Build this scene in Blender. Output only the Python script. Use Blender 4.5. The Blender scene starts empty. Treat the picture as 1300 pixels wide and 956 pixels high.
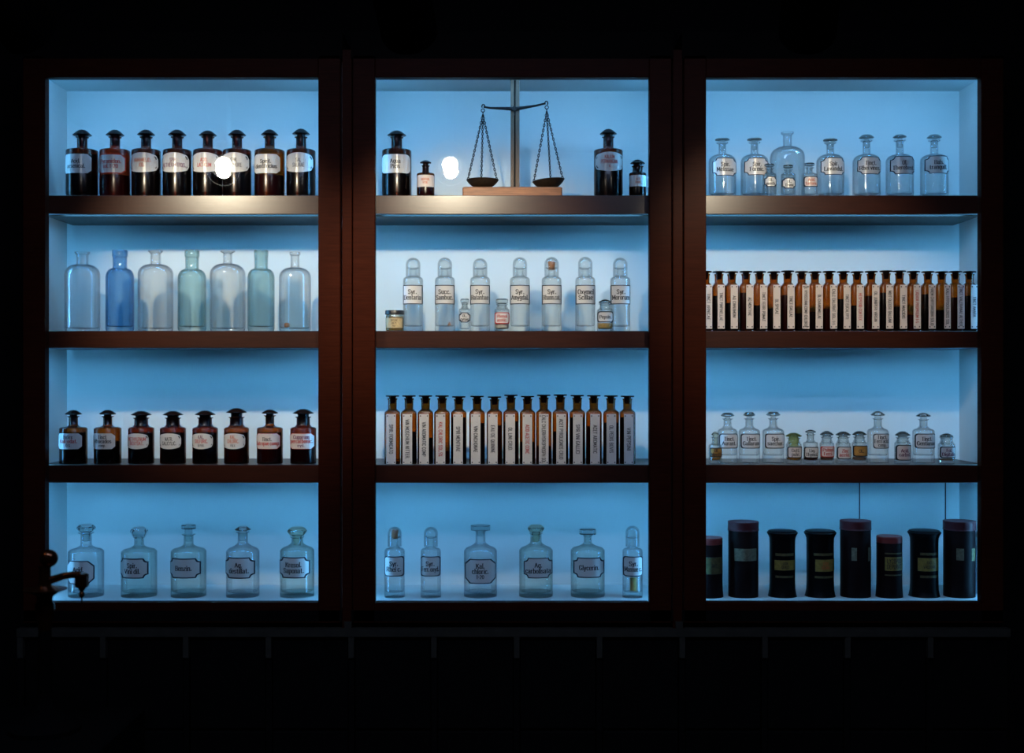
import bpy, math, random
from mathutils import Vector, Matrix

C = bpy.context.scene.collection
sc = bpy.context.scene
PI = math.pi
rnd = random.Random(7)

# ------------------------------------------------------------------ camera
D = 3.2                       # camera to the door faces (y = 0), metres
F = 1600.0                    # focal length in pixels of the 1300 px frame
EYE = 1.5
cam_d = bpy.data.cameras.new('camera')
cam = bpy.data.objects.new('camera', cam_d)
C.objects.link(cam)
cam.location = (0, -D, EYE)
cam.rotation_euler = (PI / 2, 0, 0)
cam_d.sensor_width = 36.0
cam_d.lens = F / 1300.0 * 36.0
cam_d.clip_start = 0.05
cam_d.dof.use_dof = True
cam_d.dof.focus_distance = D + 0.06
cam_d.dof.aperture_fstop = 9.0
sc.camera = cam

# ------------------------------------------------------------------ world, exposure
w = bpy.data.worlds.new('world')
sc.world = w
w.use_nodes = True
w.node_tree.nodes['Background'].inputs[0].default_value = (0.5, 0.6, 0.8, 1)
w.node_tree.nodes['Background'].inputs[1].default_value = 0.0
vs = sc.view_settings
vs.view_transform = 'Standard'
vs.look = 'None'
vs.exposure = 0.0
vs.gamma = 1.0
vs.use_curve_mapping = False
cy = sc.cycles
cy.max_bounces = 20
cy.diffuse_bounces = 5
cy.glossy_bounces = 5
cy.transmission_bounces = 16
cy.transparent_max_bounces = 48
cy.caustics_refractive = False
cy.caustics_reflective = False
cy.sample_clamp_indirect = 4.0
cy.use_denoising = True

LED_COL = (0.13, 0.52, 1.0)
LED_POWER = 21.0              # radiance of the vertical light strips inside the cases
SPOT_W = (48.0, 43.0, 31.0)   # three track spotlights
SPOT_COL = (1.0, 0.86, 0.62)
LAMP_Y, LAMP_Z = -0.82, EYE + 0.67
LAMP_X = (-0.927, -0.198, 0.560)
SPOT_YAW = (math.radians(12), math.radians(5), math.radians(9))   # each lamp turned a little to the right
SPOT_TILT = math.radians(26)
SPOT_CONE = math.radians(55)


# ------------------------------------------------------------------ materials
def newmat(name):
    m = bpy.data.materials.new(name)
    m.use_nodes = True
    nt = m.node_tree
    nt.nodes.clear()
    out = nt.nodes.new('ShaderNodeOutputMaterial')
    return m, nt, out


def rgba(c):
    return (c[0], c[1], c[2], 1.0)


def plain(name, col, rough=0.5, metal=0.0, spec=0.5, var=0.0, scale=40.0, stretch=(1, 1, 1), bump=0.0, coat=0.0):
    m, nt, out = newmat(name)
    b = nt.nodes.new('ShaderNodeBsdfPrincipled')
    b.inputs['Base Color'].default_value = rgba(col)
    b.inputs['Roughness'].default_value = rough
    b.inputs['Metallic'].default_value = metal
    b.inputs['Specular IOR Level'].default_value = spec
    b.inputs['Coat Weight'].default_value = coat
    if var > 0 or bump > 0:
        tc = nt.nodes.new('ShaderNodeTexCoord')
        mp = nt.nodes.new('ShaderNodeMapping')
        mp.inputs['Scale'].default_value = stretch
        nz = nt.nodes.new('ShaderNodeTexNoise')
        nz.inputs['Scale'].default_value = scale
        nz.inputs['Detail'].default_value = 5
        nt.links.new(tc.outputs['Object'], mp.inputs[0])
        nt.links.new(mp.outputs[0], nz.inputs['Vector'])
        if var > 0:
            cr = nt.nodes.new('ShaderNodeValToRGB')
            cr.color_ramp.elements[0].position = 0.3
            cr.color_ramp.elements[1].position = 0.7
            cr.color_ramp.elements[0].color = rgba([v * (1 - var) for v in col])
            cr.color_ramp.elements[1].color = rgba([min(1, v * (1 + var)) for v in col])
            nt.links.new(nz.outputs['Fac'], cr.inputs[0])
            nt.links.new(cr.outputs[0], b.inputs['Base Color'])
        if bump > 0:
            bp = nt.nodes.new('ShaderNodeBump')
            bp.inputs['Strength'].default_value = bump
            bp.inputs['Distance'].default_value = 0.001
            nt.links.new(nz.outputs['Fac'], bp.inputs['Height'])
            nt.links.new(bp.outputs[0], b.inputs['Normal'])
    nt.links.new(b.outputs[0], out.inputs[0])
    return m


def translucent(name, col, share):
    # thin fired enamel on clear glass: part of the light behind comes through
    m, nt, out = newmat(name)
    b = nt.nodes.new('ShaderNodeBsdfPrincipled')
    b.inputs['Base Color'].default_value = rgba(col)
    b.inputs['Roughness'].default_value = 0.22
    b.inputs['Specular IOR Level'].default_value = 0.5
    t = nt.nodes.new('ShaderNodeBsdfTranslucent')
    t.inputs[0].default_value = rgba(col)
    mx = nt.nodes.new('ShaderNodeMixShader')
    mx.inputs[0].default_value = share
    nt.links.new(b.outputs[0], mx.inputs[1])
    nt.links.new(t.outputs[0], mx.inputs[2])
    nt.links.new(mx.outputs[0], out.inputs[0])
    return m


def emit(name, col, s):
    m, nt, out = newmat(name)
    e = nt.nodes.new('ShaderNodeEmission')
    e.inputs[0].default_value = rgba(col)
    e.inputs[1].default_value = s
    nt.links.new(e.outputs[0], out.inputs[0])
    return m


def glass(name, tint, edge, refr=0.0, power=2.5, f0=0.04, rough=0.0, gloss=0.14):
    """thin-walled glass: tinted transmission that deepens at the rim, a Schlick mirror on top,
    and a share (refr) of true refraction"""
    m, nt, out = newmat(name)
    N, L = nt.nodes, nt.links
    lw = N.new('ShaderNodeLayerWeight')
    lw.inputs[0].default_value = 0.5
    pw = N.new('ShaderNodeMath'); pw.operation = 'POWER'
    pw.inputs[1].default_value = power
    L.new(lw.outputs['Facing'], pw.inputs[0])
    mx = N.new('ShaderNodeMix'); mx.data_type = 'RGBA'
    mx.inputs['A'].default_value = rgba(tint)
    mx.inputs['B'].default_value = rgba(edge)
    L.new(pw.outputs[0], mx.inputs['Factor'])
    tr = N.new('ShaderNodeBsdfTransparent')
    L.new(mx.outputs['Result'], tr.inputs[0])
    gl = N.new('ShaderNodeBsdfGlossy')
    gl.inputs['Roughness'].default_value = gloss
    p5 = N.new('ShaderNodeMath'); p5.operation = 'POWER'
    p5.inputs[1].default_value = 5.0
    L.new(lw.outputs['Facing'], p5.inputs[0])
    ma = N.new('ShaderNodeMath'); ma.operation = 'MULTIPLY_ADD'
    ma.inputs[1].default_value = 1 - f0
    ma.inputs[2].default_value = f0
    L.new(p5.outputs[0], ma.inputs[0])
    ms = N.new('ShaderNodeMixShader')
    L.new(ma.outputs[0], ms.inputs[0])
    L.new(tr.outputs[0], ms.inputs[1])
    L.new(gl.outputs[0], ms.inputs[2])
    last = ms
    if refr > 0:
        rf = N.new('ShaderNodeBsdfGlass')
        rf.inputs['Color'].default_value = rgba(tint)
        rf.inputs['Roughness'].default_value = rough
        rf.inputs['IOR'].default_value = 1.48
        m2 = N.new('ShaderNodeMixShader')
        m2.inputs[0].default_value = refr
        L.new(ms.outputs[0], m2.inputs[1])
        L.new(rf.outputs[0], m2.inputs[2])
        last = m2
    L.new(last.outputs[0], out.inputs[0])
    return m


M = {
    'wood': plain('dark_brown_wood', (0.028, 0.0058, 0.0026), 0.42, spec=0.03, var=0.22, scale=14, stretch=(1, 1, 14), bump=0.05),
    'wood_h': plain('dark_brown_wood_across', (0.040, 0.010, 0.0048), 0.30, spec=0.55, var=0.22, scale=14, stretch=(1, 14, 14), bump=0.05),
    'black': plain('black_lacquer', (0.003, 0.0028, 0.0027), 0.7, spec=0.04, var=0.2, scale=20),
    'base': plain('charcoal_face_frame', (0.026, 0.024, 0.019), 0.7, spec=0.06, var=0.15, scale=30),
    'panel': plain('pale_case_lining', (0.66, 0.73, 0.74), 0.6, spec=0.2, var=0.02, scale=6),
    'shelf': plain('shelf_board_brown', (0.024, 0.017, 0.013), 0.35, spec=0.2, var=0.15, scale=12, stretch=(1, 10, 10)),
    'pane': glass('door_glass', (0.985, 0.99, 0.99), (0.9, 0.95, 0.95), 0, 3.0, gloss=0.0),
    'clear': glass('clear_glass', (0.986, 0.995, 0.996), (0.10, 0.22, 0.33), 0.15, 5.0, gloss=0.05),
    'clear2': glass('clear_stopper_glass', (0.93, 0.96, 0.96), (0.22, 0.34, 0.38), 0.85, 3.0, gloss=0.03),
    'grey': glass('grey_clear_glass', (0.982, 0.985, 0.988), (0.07, 0.14, 0.30), 0.15, 4.5, gloss=0.05),
    'green': glass('greenish_clear_glass', (0.972, 0.994, 0.978), (0.12, 0.28, 0.24), 0.15, 4.5, gloss=0.05),
    'blue': glass('cobalt_blue_glass', (0.70, 0.84, 0.955), (0.04, 0.13, 0.40), 0.18, 3.0, gloss=0.05),
    'teal': glass('pale_teal_glass', (0.865, 0.945, 0.948), (0.07, 0.23, 0.28), 0.18, 3.2, gloss=0.05),
    'citrine': glass('yellow_green_glass', (0.72, 0.72, 0.42), (0.36, 0.38, 0.12), 0.5),
    'yellowish': glass('straw_tinted_glass', (0.92, 0.90, 0.80), (0.42, 0.45, 0.34), 0.7, 3.0),
    'amber': glass('dark_amber_glass', (0.46, 0.13, 0.045), (0.06, 0.022, 0.015), 0.0, 1.6, gloss=0.22),
    'amber2': glass('amber_glass', (0.64, 0.26, 0.05), (0.05, 0.015, 0.01), 0.0, 1.3, gloss=0.2),
    'amber_red': glass('red_brown_glass', (0.72, 0.17, 0.07), (0.12, 0.03, 0.02), 0.0, 1.6, gloss=0.22),
    'stop_dark': plain('dark_amber_stopper', (0.010, 0.005, 0.004), 0.2, spec=0.25),
    'liq_black': plain('black_liquid', (0.004, 0.002, 0.0015), 0.25, spec=0.1),
    'liq_red': plain('red_brown_liquid', (0.030, 0.006, 0.003), 0.3, spec=0.1),
    'liq_amber': glass('amber_liquid', (0.78, 0.42, 0.10), (0.4, 0.16, 0.04), 0.0),
    'liq_darkred': glass('dark_red_liquid', (0.30, 0.07, 0.04), (0.1, 0.03, 0.02), 0.0),
    'liq_purple': plain('violet_liquid', (0.012, 0.006, 0.03), 0.3, spec=0.1),
    'powder_y': plain('yellow_powder', (0.62, 0.42, 0.15), 0.9, var=0.2, scale=300),
    'powder_w': plain('white_powder', (0.75, 0.72, 0.66), 0.9, var=0.1, scale=300),
    'powder_b': plain('brown_powder', (0.30, 0.17, 0.10), 0.9, var=0.2, scale=300),
    'cork': plain('cork', (0.46, 0.22, 0.12), 0.85, var=0.3, scale=260),
    'label': plain('label_enamel', (0.70, 0.67, 0.66), 0.2, spec=0.5, var=0.03, scale=60),
    'label_clear': translucent('label_enamel_on_clear_glass', (0.95, 0.92, 0.92), 0.3),
    'label_pink_clear': translucent('label_pinkish_on_clear_glass', (0.92, 0.80, 0.76), 0.3),
    'label_pink': plain('label_pinkish', (0.70, 0.60, 0.56), 0.5, spec=0.3, var=0.03, scale=60),
    'label_brown': plain('label_stained_brown', (0.42, 0.22, 0.06), 0.5, spec=0.3, var=0.2, scale=60),
    'label_gold': plain('label_gilt', (0.26, 0.19, 0.04), 0.5, metal=0.0, var=0.25, scale=120),
    'label_dim': plain('label_worn_gilt', (0.10, 0.085, 0.03), 0.6, var=0.35, scale=160),
    'label_torn': plain('label_torn_paper', (0.15, 0.15, 0.10), 0.8, var=0.3, scale=160),
    'label_kraft': plain('label_kraft', (0.52, 0.40, 0.22), 0.7, var=0.12, scale=200),
    'ink': plain('black_ink', (0.012, 0.012, 0.016), 0.5),
    'ink_blue': plain('dark_blue_border', (0.010, 0.016, 0.035), 0.5),
    'ink_red': plain('red_ink', (0.50, 0.035, 0.03), 0.5),
    'ink_faded': plain('faded_ink', (0.10, 0.09, 0.10), 0.6),
    'ink_purple': plain('purple_ink', (0.16, 0.03, 0.10), 0.6),
    'ink_orange': plain('orange_red_ink', (0.55, 0.10, 0.03), 0.6),
    'ink_gold': plain('gold_ink', (0.30, 0.24, 0.06), 0.6),
    'iron': plain('dark_iron', (0.02, 0.02, 0.022), 0.4, metal=0.6, spec=0.4, var=0.2, scale=200),
    'pan': plain('dull_brass_pan', (0.035, 0.022, 0.014), 0.5, metal=0.3, var=0.3, scale=120),
    'oak': plain('scale_wood', (0.30, 0.11, 0.04), 0.5, var=0.3, scale=22, stretch=(1, 10, 10), bump=0.05),
    'oak_v': plain('scale_wood_upright', (0.135, 0.085, 0.055), 0.55, var=0.3, scale=22, stretch=(10, 10, 1), bump=0.05),
    'tin': plain('dark_tin', (0.008, 0.003, 0.0035), 0.5, spec=0.10, var=0.3, scale=50),
    'tin_lid': plain('maroon_tin_lid', (0.07, 0.018, 0.024), 0.45, spec=0.3, var=0.2, scale=50),
    'tin_red': plain('red_brown_tin_lid', (0.19, 0.030, 0.028), 0.4, spec=0.5, var=0.2, scale=50),
    'turned': plain('black_turned_wood', (0.003, 0.0025, 0.0035), 0.4, spec=0.12, var=0.3, scale=40),
    'bronze': plain('dark_bronze', (0.06, 0.020, 0.007), 0.22, metal=0.9, var=0.25, scale=60),
    'lid_black': plain('black_jar_lid', (0.015, 0.013, 0.013), 0.35),
    'alu': plain('aluminium_channel', (0.6, 0.6, 0.6), 0.4, metal=0.8),
    'led': emit('led_diffuser', LED_COL, LED_POWER),
    'led_top': emit('led_diffuser_top', (0.21, 0.56, 1.0), 53.0),
    'led_2': emit('led_diffuser_second', LED_COL, 40.0),
    'led_3': emit('led_diffuser_third', LED_COL, 40.0),
    'led_4': emit('led_diffuser_fourth', LED_COL, 44.0),
    'fill_panel': emit('fill_panel_diffuser', (0.44, 0.60, 1.0), 28.0),
    'bulb': emit('spotlight_bulb', (1.0, 0.93, 0.82), 46.0),
    'reflector': plain('spotlight_reflector', (0.85, 0.83, 0.8), 0.35, metal=0.0),
    'floor': plain('dark_floor', (0.010, 0.009, 0.009), 0.6, spec=0.2, var=0.2, scale=6),
    'wall': plain('dark_wall', (0.003, 0.003, 0.0033), 0.85, spec=0.1, var=0.1, scale=8),
    'plinth': plain('black_plinth', (0.0015, 0.0015, 0.0015), 1.0, spec=0.0),
}


# ------------------------------------------------------------------ mesh helpers
class MB:
    def __init__(self):
        self.v, self.f, self.mi = [], [], []

    def box(self, x0, x1, y0, y1, z0, z1, mi=0):
        b = len(self.v)
        self.v += [(x0, y0, z0), (x1, y0, z0), (x1, y1, z0), (x0, y1, z0),
                   (x0, y0, z1), (x1, y0, z1), (x1, y1, z1), (x0, y1, z1)]
        for q in ((0, 3, 2, 1), (4, 5, 6, 7), (0, 1, 5, 4), (1, 2, 6, 5), (2, 3, 7, 6), (3, 0, 4, 7)):
            self.f.append(tuple(b + i for i in q)); self.mi.append(mi)
        return self

    def bevel_box(self, x0, x1, y0, y1, z0, z1, c, mi=0):
        """box whose edges are chamfered by c (rings stacked along z)"""
        rings = []
        for z, k in ((z0, c), (z0 + c, 0), (z1 - c, 0), (z1, c)):
            a0, a1, b0, b1 = x0 + k, x1 - k, y0 + k, y1 - k
            rings.append([(a0 + c, b0, z), (a1 - c, b0, z), (a1, b0 + c, z), (a1, b1 - c, z),
                          (a1 - c, b1, z), (a0 + c, b1, z), (a0, b1 - c, z), (a0, b0 + c, z)])
        b = len(self.v)
        for r in rings:
            self.v += r
        for i in range(3):
            for j in range(8):
                k = (j + 1) % 8
                self.f.append((b + i * 8 + j, b + i * 8 + k, b + i * 8 + 8 + k, b + i * 8 + 8 + j)); self.mi.append(mi)
        self.f.append(tuple(b + j for j in range(7, -1, -1))); self.mi.append(mi)
        self.f.append(tuple(b + 24 + j for j in range(8))); self.mi.append(mi)
        return self

    def lathe(self, prof, seg=32, cx=0, cy=0, mi=0, closed=False):
        """prof: (r, z) or (r, z, n) with n the superellipse exponent of the section"""
        b0 = len(self.v)
        idx = []
        for p in prof:
            r, z = p[0], p[1]
            n = p[2] if len(p) > 2 else 2.0
            if r < 1e-6:
                idx.append([len(self.v)]); self.v.append((cx, cy, z))
                continue
            ring = []
            for k in range(seg):
                a = 2 * PI * (k + 0.5) / seg
                c, s = math.cos(a), math.sin(a)
                if n > 2.01:
                    q = (abs(c) ** n + abs(s) ** n) ** (-1.0 / n)
                    c, s = c * q, s * q
                ring.append(len(self.v)); self.v.append((cx + r * c, cy + r * s, z))
            idx.append(ring)
        pairs = list(zip(idx[:-1], idx[1:]))
        if closed:
            pairs.append((idx[-1], idx[0]))
        for A, B in pairs:
            if len(A) == 1 and len(B) == 1:
                continue
            for k in range(seg):
                k2 = (k + 1) % seg
                if len(A) == 1:
                    self.f.append((A[0], B[k2], B[k]))
                elif len(B) == 1:
                    self.f.append((A[k], A[k2], B[0]))
                else:
                    self.f.append((A[k], A[k2], B[k2], B[k]))
                self.mi.append(mi)
        return self

    def tube(self, pts, rad, seg=8, mi=0):
        pts = [Vector(p) for p in pts]
        rads = rad if isinstance(rad, (list, tuple)) else [rad] * len(pts)
        up = None
        rings = []
        for i, p in enumerate(pts):
            t = (pts[min(i + 1, len(pts) - 1)] - pts[max(i - 1, 0)]).normalized()
            if up is None:
                up = t.orthogonal().normalized()
            up = (up - t * up.dot(t))
            up = up.normalized() if up.length > 1e-6 else t.orthogonal().normalized()
            sd = t.cross(up)
            ring = []
            for k in range(seg):
                a = 2 * PI * k / seg
                q = p + (up * math.cos(a) + sd * math.sin(a)) * rads[i]
                ring.append(len(self.v)); self.v.append(tuple(q))
            rings.append(ring)
        for A, B in zip(rings[:-1], rings[1:]):
            for k in range(seg):
                k2 = (k + 1) % seg
                self.f.append((A[k], A[k2], B[k2], B[k])); self.mi.append(mi)
        self.f.append(tuple(reversed(rings[0]))); self.mi.append(mi)
        self.f.append(tuple(rings[-1])); self.mi.append(mi)
        return self

    def torus(self, c, R, r, axis_m, sx=1.0, s1=10, s2=5, mi=0):
        b = len(self.v)
        for i in range(s1):
            a = 2 * PI * i / s1
            for j in range(s2):
                t = 2 * PI * j / s2
                p = Vector(((R + r * math.cos(t)) * math.cos(a) * sx, (R + r * math.cos(t)) * math.sin(a), r * math.sin(t)))
                q = axis_m @ p + Vector(c)
                self.v.append(tuple(q))
        for i in range(s1):
            for j in range(s2):
                i2, j2 = (i + 1) % s1, (j + 1) % s2
                self.f.append((b + i * s2 + j, b + i2 * s2 + j, b + i2 * s2 + j2, b + i * s2 + j2)); self.mi.append(mi)
        return self

    def xf(self, m, start=0):
        for i in range(start, len(self.v)):
            self.v[i] = tuple(m @ Vector(self.v[i]))
        return self

    def build(self, name, mats, parent=None, sharp=35, flat=False):
        me = bpy.data.meshes.new(name)
        me.from_pydata(self.v, [], self.f)
        for m in (mats if isinstance(mats, (list, tuple)) else [mats]):
            me.materials.append(m)
        for p, i in zip(me.polygons, self.mi):
            p.material_index = i
            p.use_smooth = not flat
        if not flat:
            me.set_sharp_from_angle(angle=math.radians(sharp))
        me.update()
        o = bpy.data.objects.new(name, me)
        C.objects.link(o)
        if parent is not None:
            o.parent = parent
        return o


def thing(name, label, cat, loc=(0, 0, 0), group=None):
    o = bpy.data.objects.new(name, None)
    o.empty_display_size = 0.02
    C.objects.link(o)
    o.location = loc
    o['label'] = label
    o['category'] = cat
    if group:
        o['group'] = group
    return o


def tag(o, label, cat, group=None):
    o['label'] = label
    o['category'] = cat
    if group:
        o['group'] = group
    return o


def struct(o):
    o['kind'] = 'structure'
    return o


def sc_at(y):
    return (D + y) / F


def X(px, y=0.0):
    return (px - 650.0) * sc_at(y)


def Z(py, y=0.0):
    return EYE + (478.0 - py) * sc_at(y)


# ------------------------------------------------------------------ room shell
def quadbox(name, m, *a):
    return struct(MB().box(*a).build(name, m, flat=True))


quadbox('floor', M['floor'], -2.6, 2.6, -5.2, 0.42, -0.1, 0.0)
quadbox('ceiling', M['wall'], -2.6, 2.6, -5.2, 0.42, 3.0, 3.1)
quadbox('wall_back', M['wall'], -2.6, 2.6, 0.32, 0.42, 0.0, 3.0)
quadbox('wall_left', M['wall'], -2.7, -2.6, -5.2, 0.42, 0.0, 3.0)
quadbox('wall_right', M['wall'], 2.6, 2.7, -5.2, 0.42, 0.0, 3.0)
quadbox('wall_front', M['wall'], -2.6, 2.6, -5.3, -5.2, 0.0, 3.0)

# ------------------------------------------------------------------ display cases
Y_LIP = 0.036                 # front face of the shelf edges
Y_BACK = 0.280                # back lining
BAYS = [(57, 404), (476, 824.5), (896.5, 1246)]
TOP, BOT = 98, 765
SH = [(248, 272), (420, 442), (590, 613)]   # top and bottom edge of each shelf front
Z_TOP_IN = EYE + 0.788
Z_BOT_IN = Z(765, 0.0) - 0.001
FLOORZ = [Z(s[0], Y_LIP) for s in SH] + [Z_BOT_IN]
Z_UNIT0, Z_UNIT1 = Z(789), Z(70)
HIDE = 0.043
POSN = ['left', 'middle', 'right']

for i, (a, b) in enumerate(BAYS):
    xa, xb = X(a), X(b)
    wa, wb = xa - HIDE, xb + HIDE
    case = thing('display_case', '%s glazed dark wood display case with backlit pale blue shelves' % POSN[i], 'cabinet',
                 ((xa + xb) / 2, 0, Z_UNIT0), 'glazed display cases')
    ox, oz = (xa + xb) / 2, Z_UNIT0

    def bx(x0, x1, y0, y1, z0, z1):
        return MB().box(x0 - ox, x1 - ox, y0, y1, z0 - oz, z1 - oz)

    bx(wa, wb, Y_BACK, Y_BACK + 0.014, Z_BOT_IN, Z_TOP_IN).build('back_panel', M['panel'], case, flat=True)
    bx(wa - 0.016, wa, 0.031, Y_BACK + 0.014, Z_BOT_IN, Z_TOP_IN).build('side_panel', M['panel'], case, flat=True)
    bx(wb, wb + 0.016, 0.031, Y_BACK + 0.014, Z_BOT_IN, Z_TOP_IN).build('side_panel', M['panel'], case, flat=True)
    bx(wa - 0.016, wb + 0.016, 0.031, Y_BACK + 0.014, Z_TOP_IN, Z_TOP_IN + 0.018).build('top_panel', M['panel'], case, flat=True)
    bx(wa - 0.016, wb + 0.016, 0.031, Y_BACK + 0.014, Z_BOT_IN - 0.018, Z_BOT_IN).build('bottom_panel', M['panel'], case, flat=True)
    bx(wa - 0.018, wb + 0.018, 0.0, Y_BACK + 0.016, Z_TOP_IN + 0.019, Z_UNIT1 + 0.06).build('cornice', M['black'], case, flat=True)
    bx(wa - 0.018, wb + 0.018, 0.0, Y_BACK + 0.016, Z_UNIT0, Z_BOT_IN - 0.019).build('plinth_board', M['black'], case, flat=True)
    # shelves: a white board with a deep dark wooden front edge
    for t, u in SH:
        zt, zu = Z(t, Y_LIP), Z(u, Y_LIP)
        mb = bx(wa + 0.017, wb - 0.017, 0.0485, Y_BACK, zt - 0.006, zt)
        mb.box(wa + 0.017 - ox, wb - 0.017 - ox, 0.080, Y_BACK, zu + 0.0005 - oz, zt - 0.0062 - oz)
        sh = mb.build('shelf', M['shelf'], case, flat=True)
        pm = Matrix.Translation((0, 0.056, zu + 0.0062 - oz)) @ Matrix.Rotation(math.radians(-32), 4, 'X')
        st = MB().box(xa + 0.01 - ox, xb - 0.01 - ox, -0.003, 0.0, -0.0048, 0.0048).xf(pm).build('light_strip', M['alu'], case, flat=True)
        MB().box(xa + 0.012 - ox, xb - 0.012 - ox, 0.0001, 0.0012, -0.004, 0.004).xf(pm).build('light_diffuser', M['led_%d' % (SH.index((t, u)) + 2)], st, flat=True)
        MB().bevel_box(xa - 0.010 - ox, xb + 0.010 - ox, Y_LIP, 0.048, zu - oz, zt - oz, 0.0012).build('shelf_edge', M['wood_h'], sh, sharp=30)
    # door: two stiles, two rails, one pane
    zt, zb = Z(TOP), Z(BOT)
    sw = 28 * sc_at(0)
    db = MB()
    db.bevel_box(xa - sw - ox, xa - ox, 0, 0.030, Z(791) - oz, Z(70) - oz, 0.0015)
    db.bevel_box(xb - ox, xb + sw - ox, 0, 0.030, Z(791) - oz, Z(70) - oz, 0.0015)
    db.bevel_box(xa + 0.0002 - ox, xb - 0.0002 - ox, 0.0005, 0.030, zt - oz, Z(70) - oz, 0.0015)
    db.bevel_box(xa + 0.0002 - ox, xb - 0.0002 - ox, 0.0005, 0.030, Z(791) - oz, zb - oz, 0.0015)
    door = db.build('door', M['wood'], case, sharp=30)
    bx(xa - 0.0, xb + 0.0, 0.013, 0.017, zb, zt).build('glass_pane', M['pane'], door, flat=True)
    # one more strip behind the top rail, aimed down and back
    pm = Matrix.Translation((0, 0.043, Z_TOP_IN - 0.014 - oz)) @ Matrix.Rotation(math.radians(-58), 4, 'X')
    st = MB().box(xa + 0.02 - ox, xb - 0.02 - ox, -0.003, 0.0, -0.009, 0.009).xf(pm).build('light_strip', M['alu'], case, flat=True)
    MB().box(xa + 0.025 - ox, xb - 0.025 - ox, 0.0001, 0.0012, -0.005, 0.005).xf(pm).build('light_diffuser', M['led_top'], st, flat=True)
    # vertical light strips in the front corners, hidden behind the stiles
    for sgn, wx in ((1, wa), (-1, wb)):
        mb = MB()
        x0 = wx + sgn * 0.004
        x1 = wx + sgn * 0.026
        lo, hi = min(x0, x1), max(x0, x1)
        pm = Matrix.Translation((wx + sgn * 0.0095 - ox, 0.056, 0)) @ Matrix.Rotation(-sgn * math.radians(52), 4, 'Z')
        st = MB().box(-0.007, 0.007, -0.003, 0.0, Z_BOT_IN + 0.004 - oz, Z_TOP_IN - 0.004 - oz).xf(pm).build('light_strip', M['alu'], case, flat=True)
        MB().box(-0.006, 0.006, 0.0001, 0.0012, Z_BOT_IN + 0.006 - oz, Z_TOP_IN - 0.006 - oz).xf(pm).build('light_diffuser', M['led'], st, flat=True)

# posts between the cases
for k, (p0, p1) in enumerate(((434, 446.5), (854.5, 867))):
    struct(MB().bevel_box(X(p0), X(p1), 0.004, 0.030, Z(800), Z(62), 0.0015).build('trim_%d' % (k + 1), M['wood'], sharp=30))

# thin cords down the back of the bottom right cell
for px in (1091, 1200):
    o = MB().box(X(px, Y_BACK) - 0.0013, X(px, Y_BACK) + 0.0013, Y_BACK - 0.003, Y_BACK - 0.0005, Z_BOT_IN + 0.01, Z(613, Y_LIP) + 0.024).build('cord', M['ink'], flat=True)
    tag(o, 'thin dark cord down the back wall behind %s' % ('the fifth canister' if px == 1091 else 'the rightmost tall canister'), 'cord', 'cords behind the canisters')

# ------------------------------------------------------------------ drawer units below
for i in range(3):
    px0 = 22 + 420 * i
    u = thing('drawer_unit', '%s dark drawer unit beneath the display cases' % POSN[i], 'cabinet', (X(px0 + 210), 0.0, 0.0), 'drawer units')
    ox = X(px0 + 210)
    MB().box(X(px0) - ox, X(px0 + 420) - ox, 0.024, 0.295, 0.08, Z(800)).build('carcass', M['black'], u, flat=True)
    MB().box(X(px0) - ox, X(px0 + 420) - ox, -0.006, 0.022, Z(808), Z(798)).build('top_rail', M['base'], u, flat=True)
    for k in range(4):
        pc = px0 + 105 * k
        MB().box(X(pc + 0.5) - ox, X(pc + 7.5) - ox, -0.004, 0.022, Z(835), Z(808.2)).build('stile', M['base'], u, flat=True)
        MB().box(X(pc + 0.5) - ox, X(pc + 7.5) - ox, 0.004, 0.022, 0.08, Z(835.2)).build('lower_stile', M['black'], u, flat=True)  # black colour stands in for the shade on the recessed lower part
        for r in range(3):
            z1 = Z(810) - r * 0.24
            d = MB().bevel_box(X(pc + 8.5) - ox, X(pc + 104.5) - ox, 0.008, 0.0235, z1 - 0.232, z1, 0.002).build('drawer', M['black'], u, sharp=30)
    if i:
        MB().box(X(px0 - 4.5) - ox, X(px0 + 4.5) - ox, -0.006, 0.003, Z(797.8), Z(789)).build('post_foot', M['base'], u, flat=True)

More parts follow.
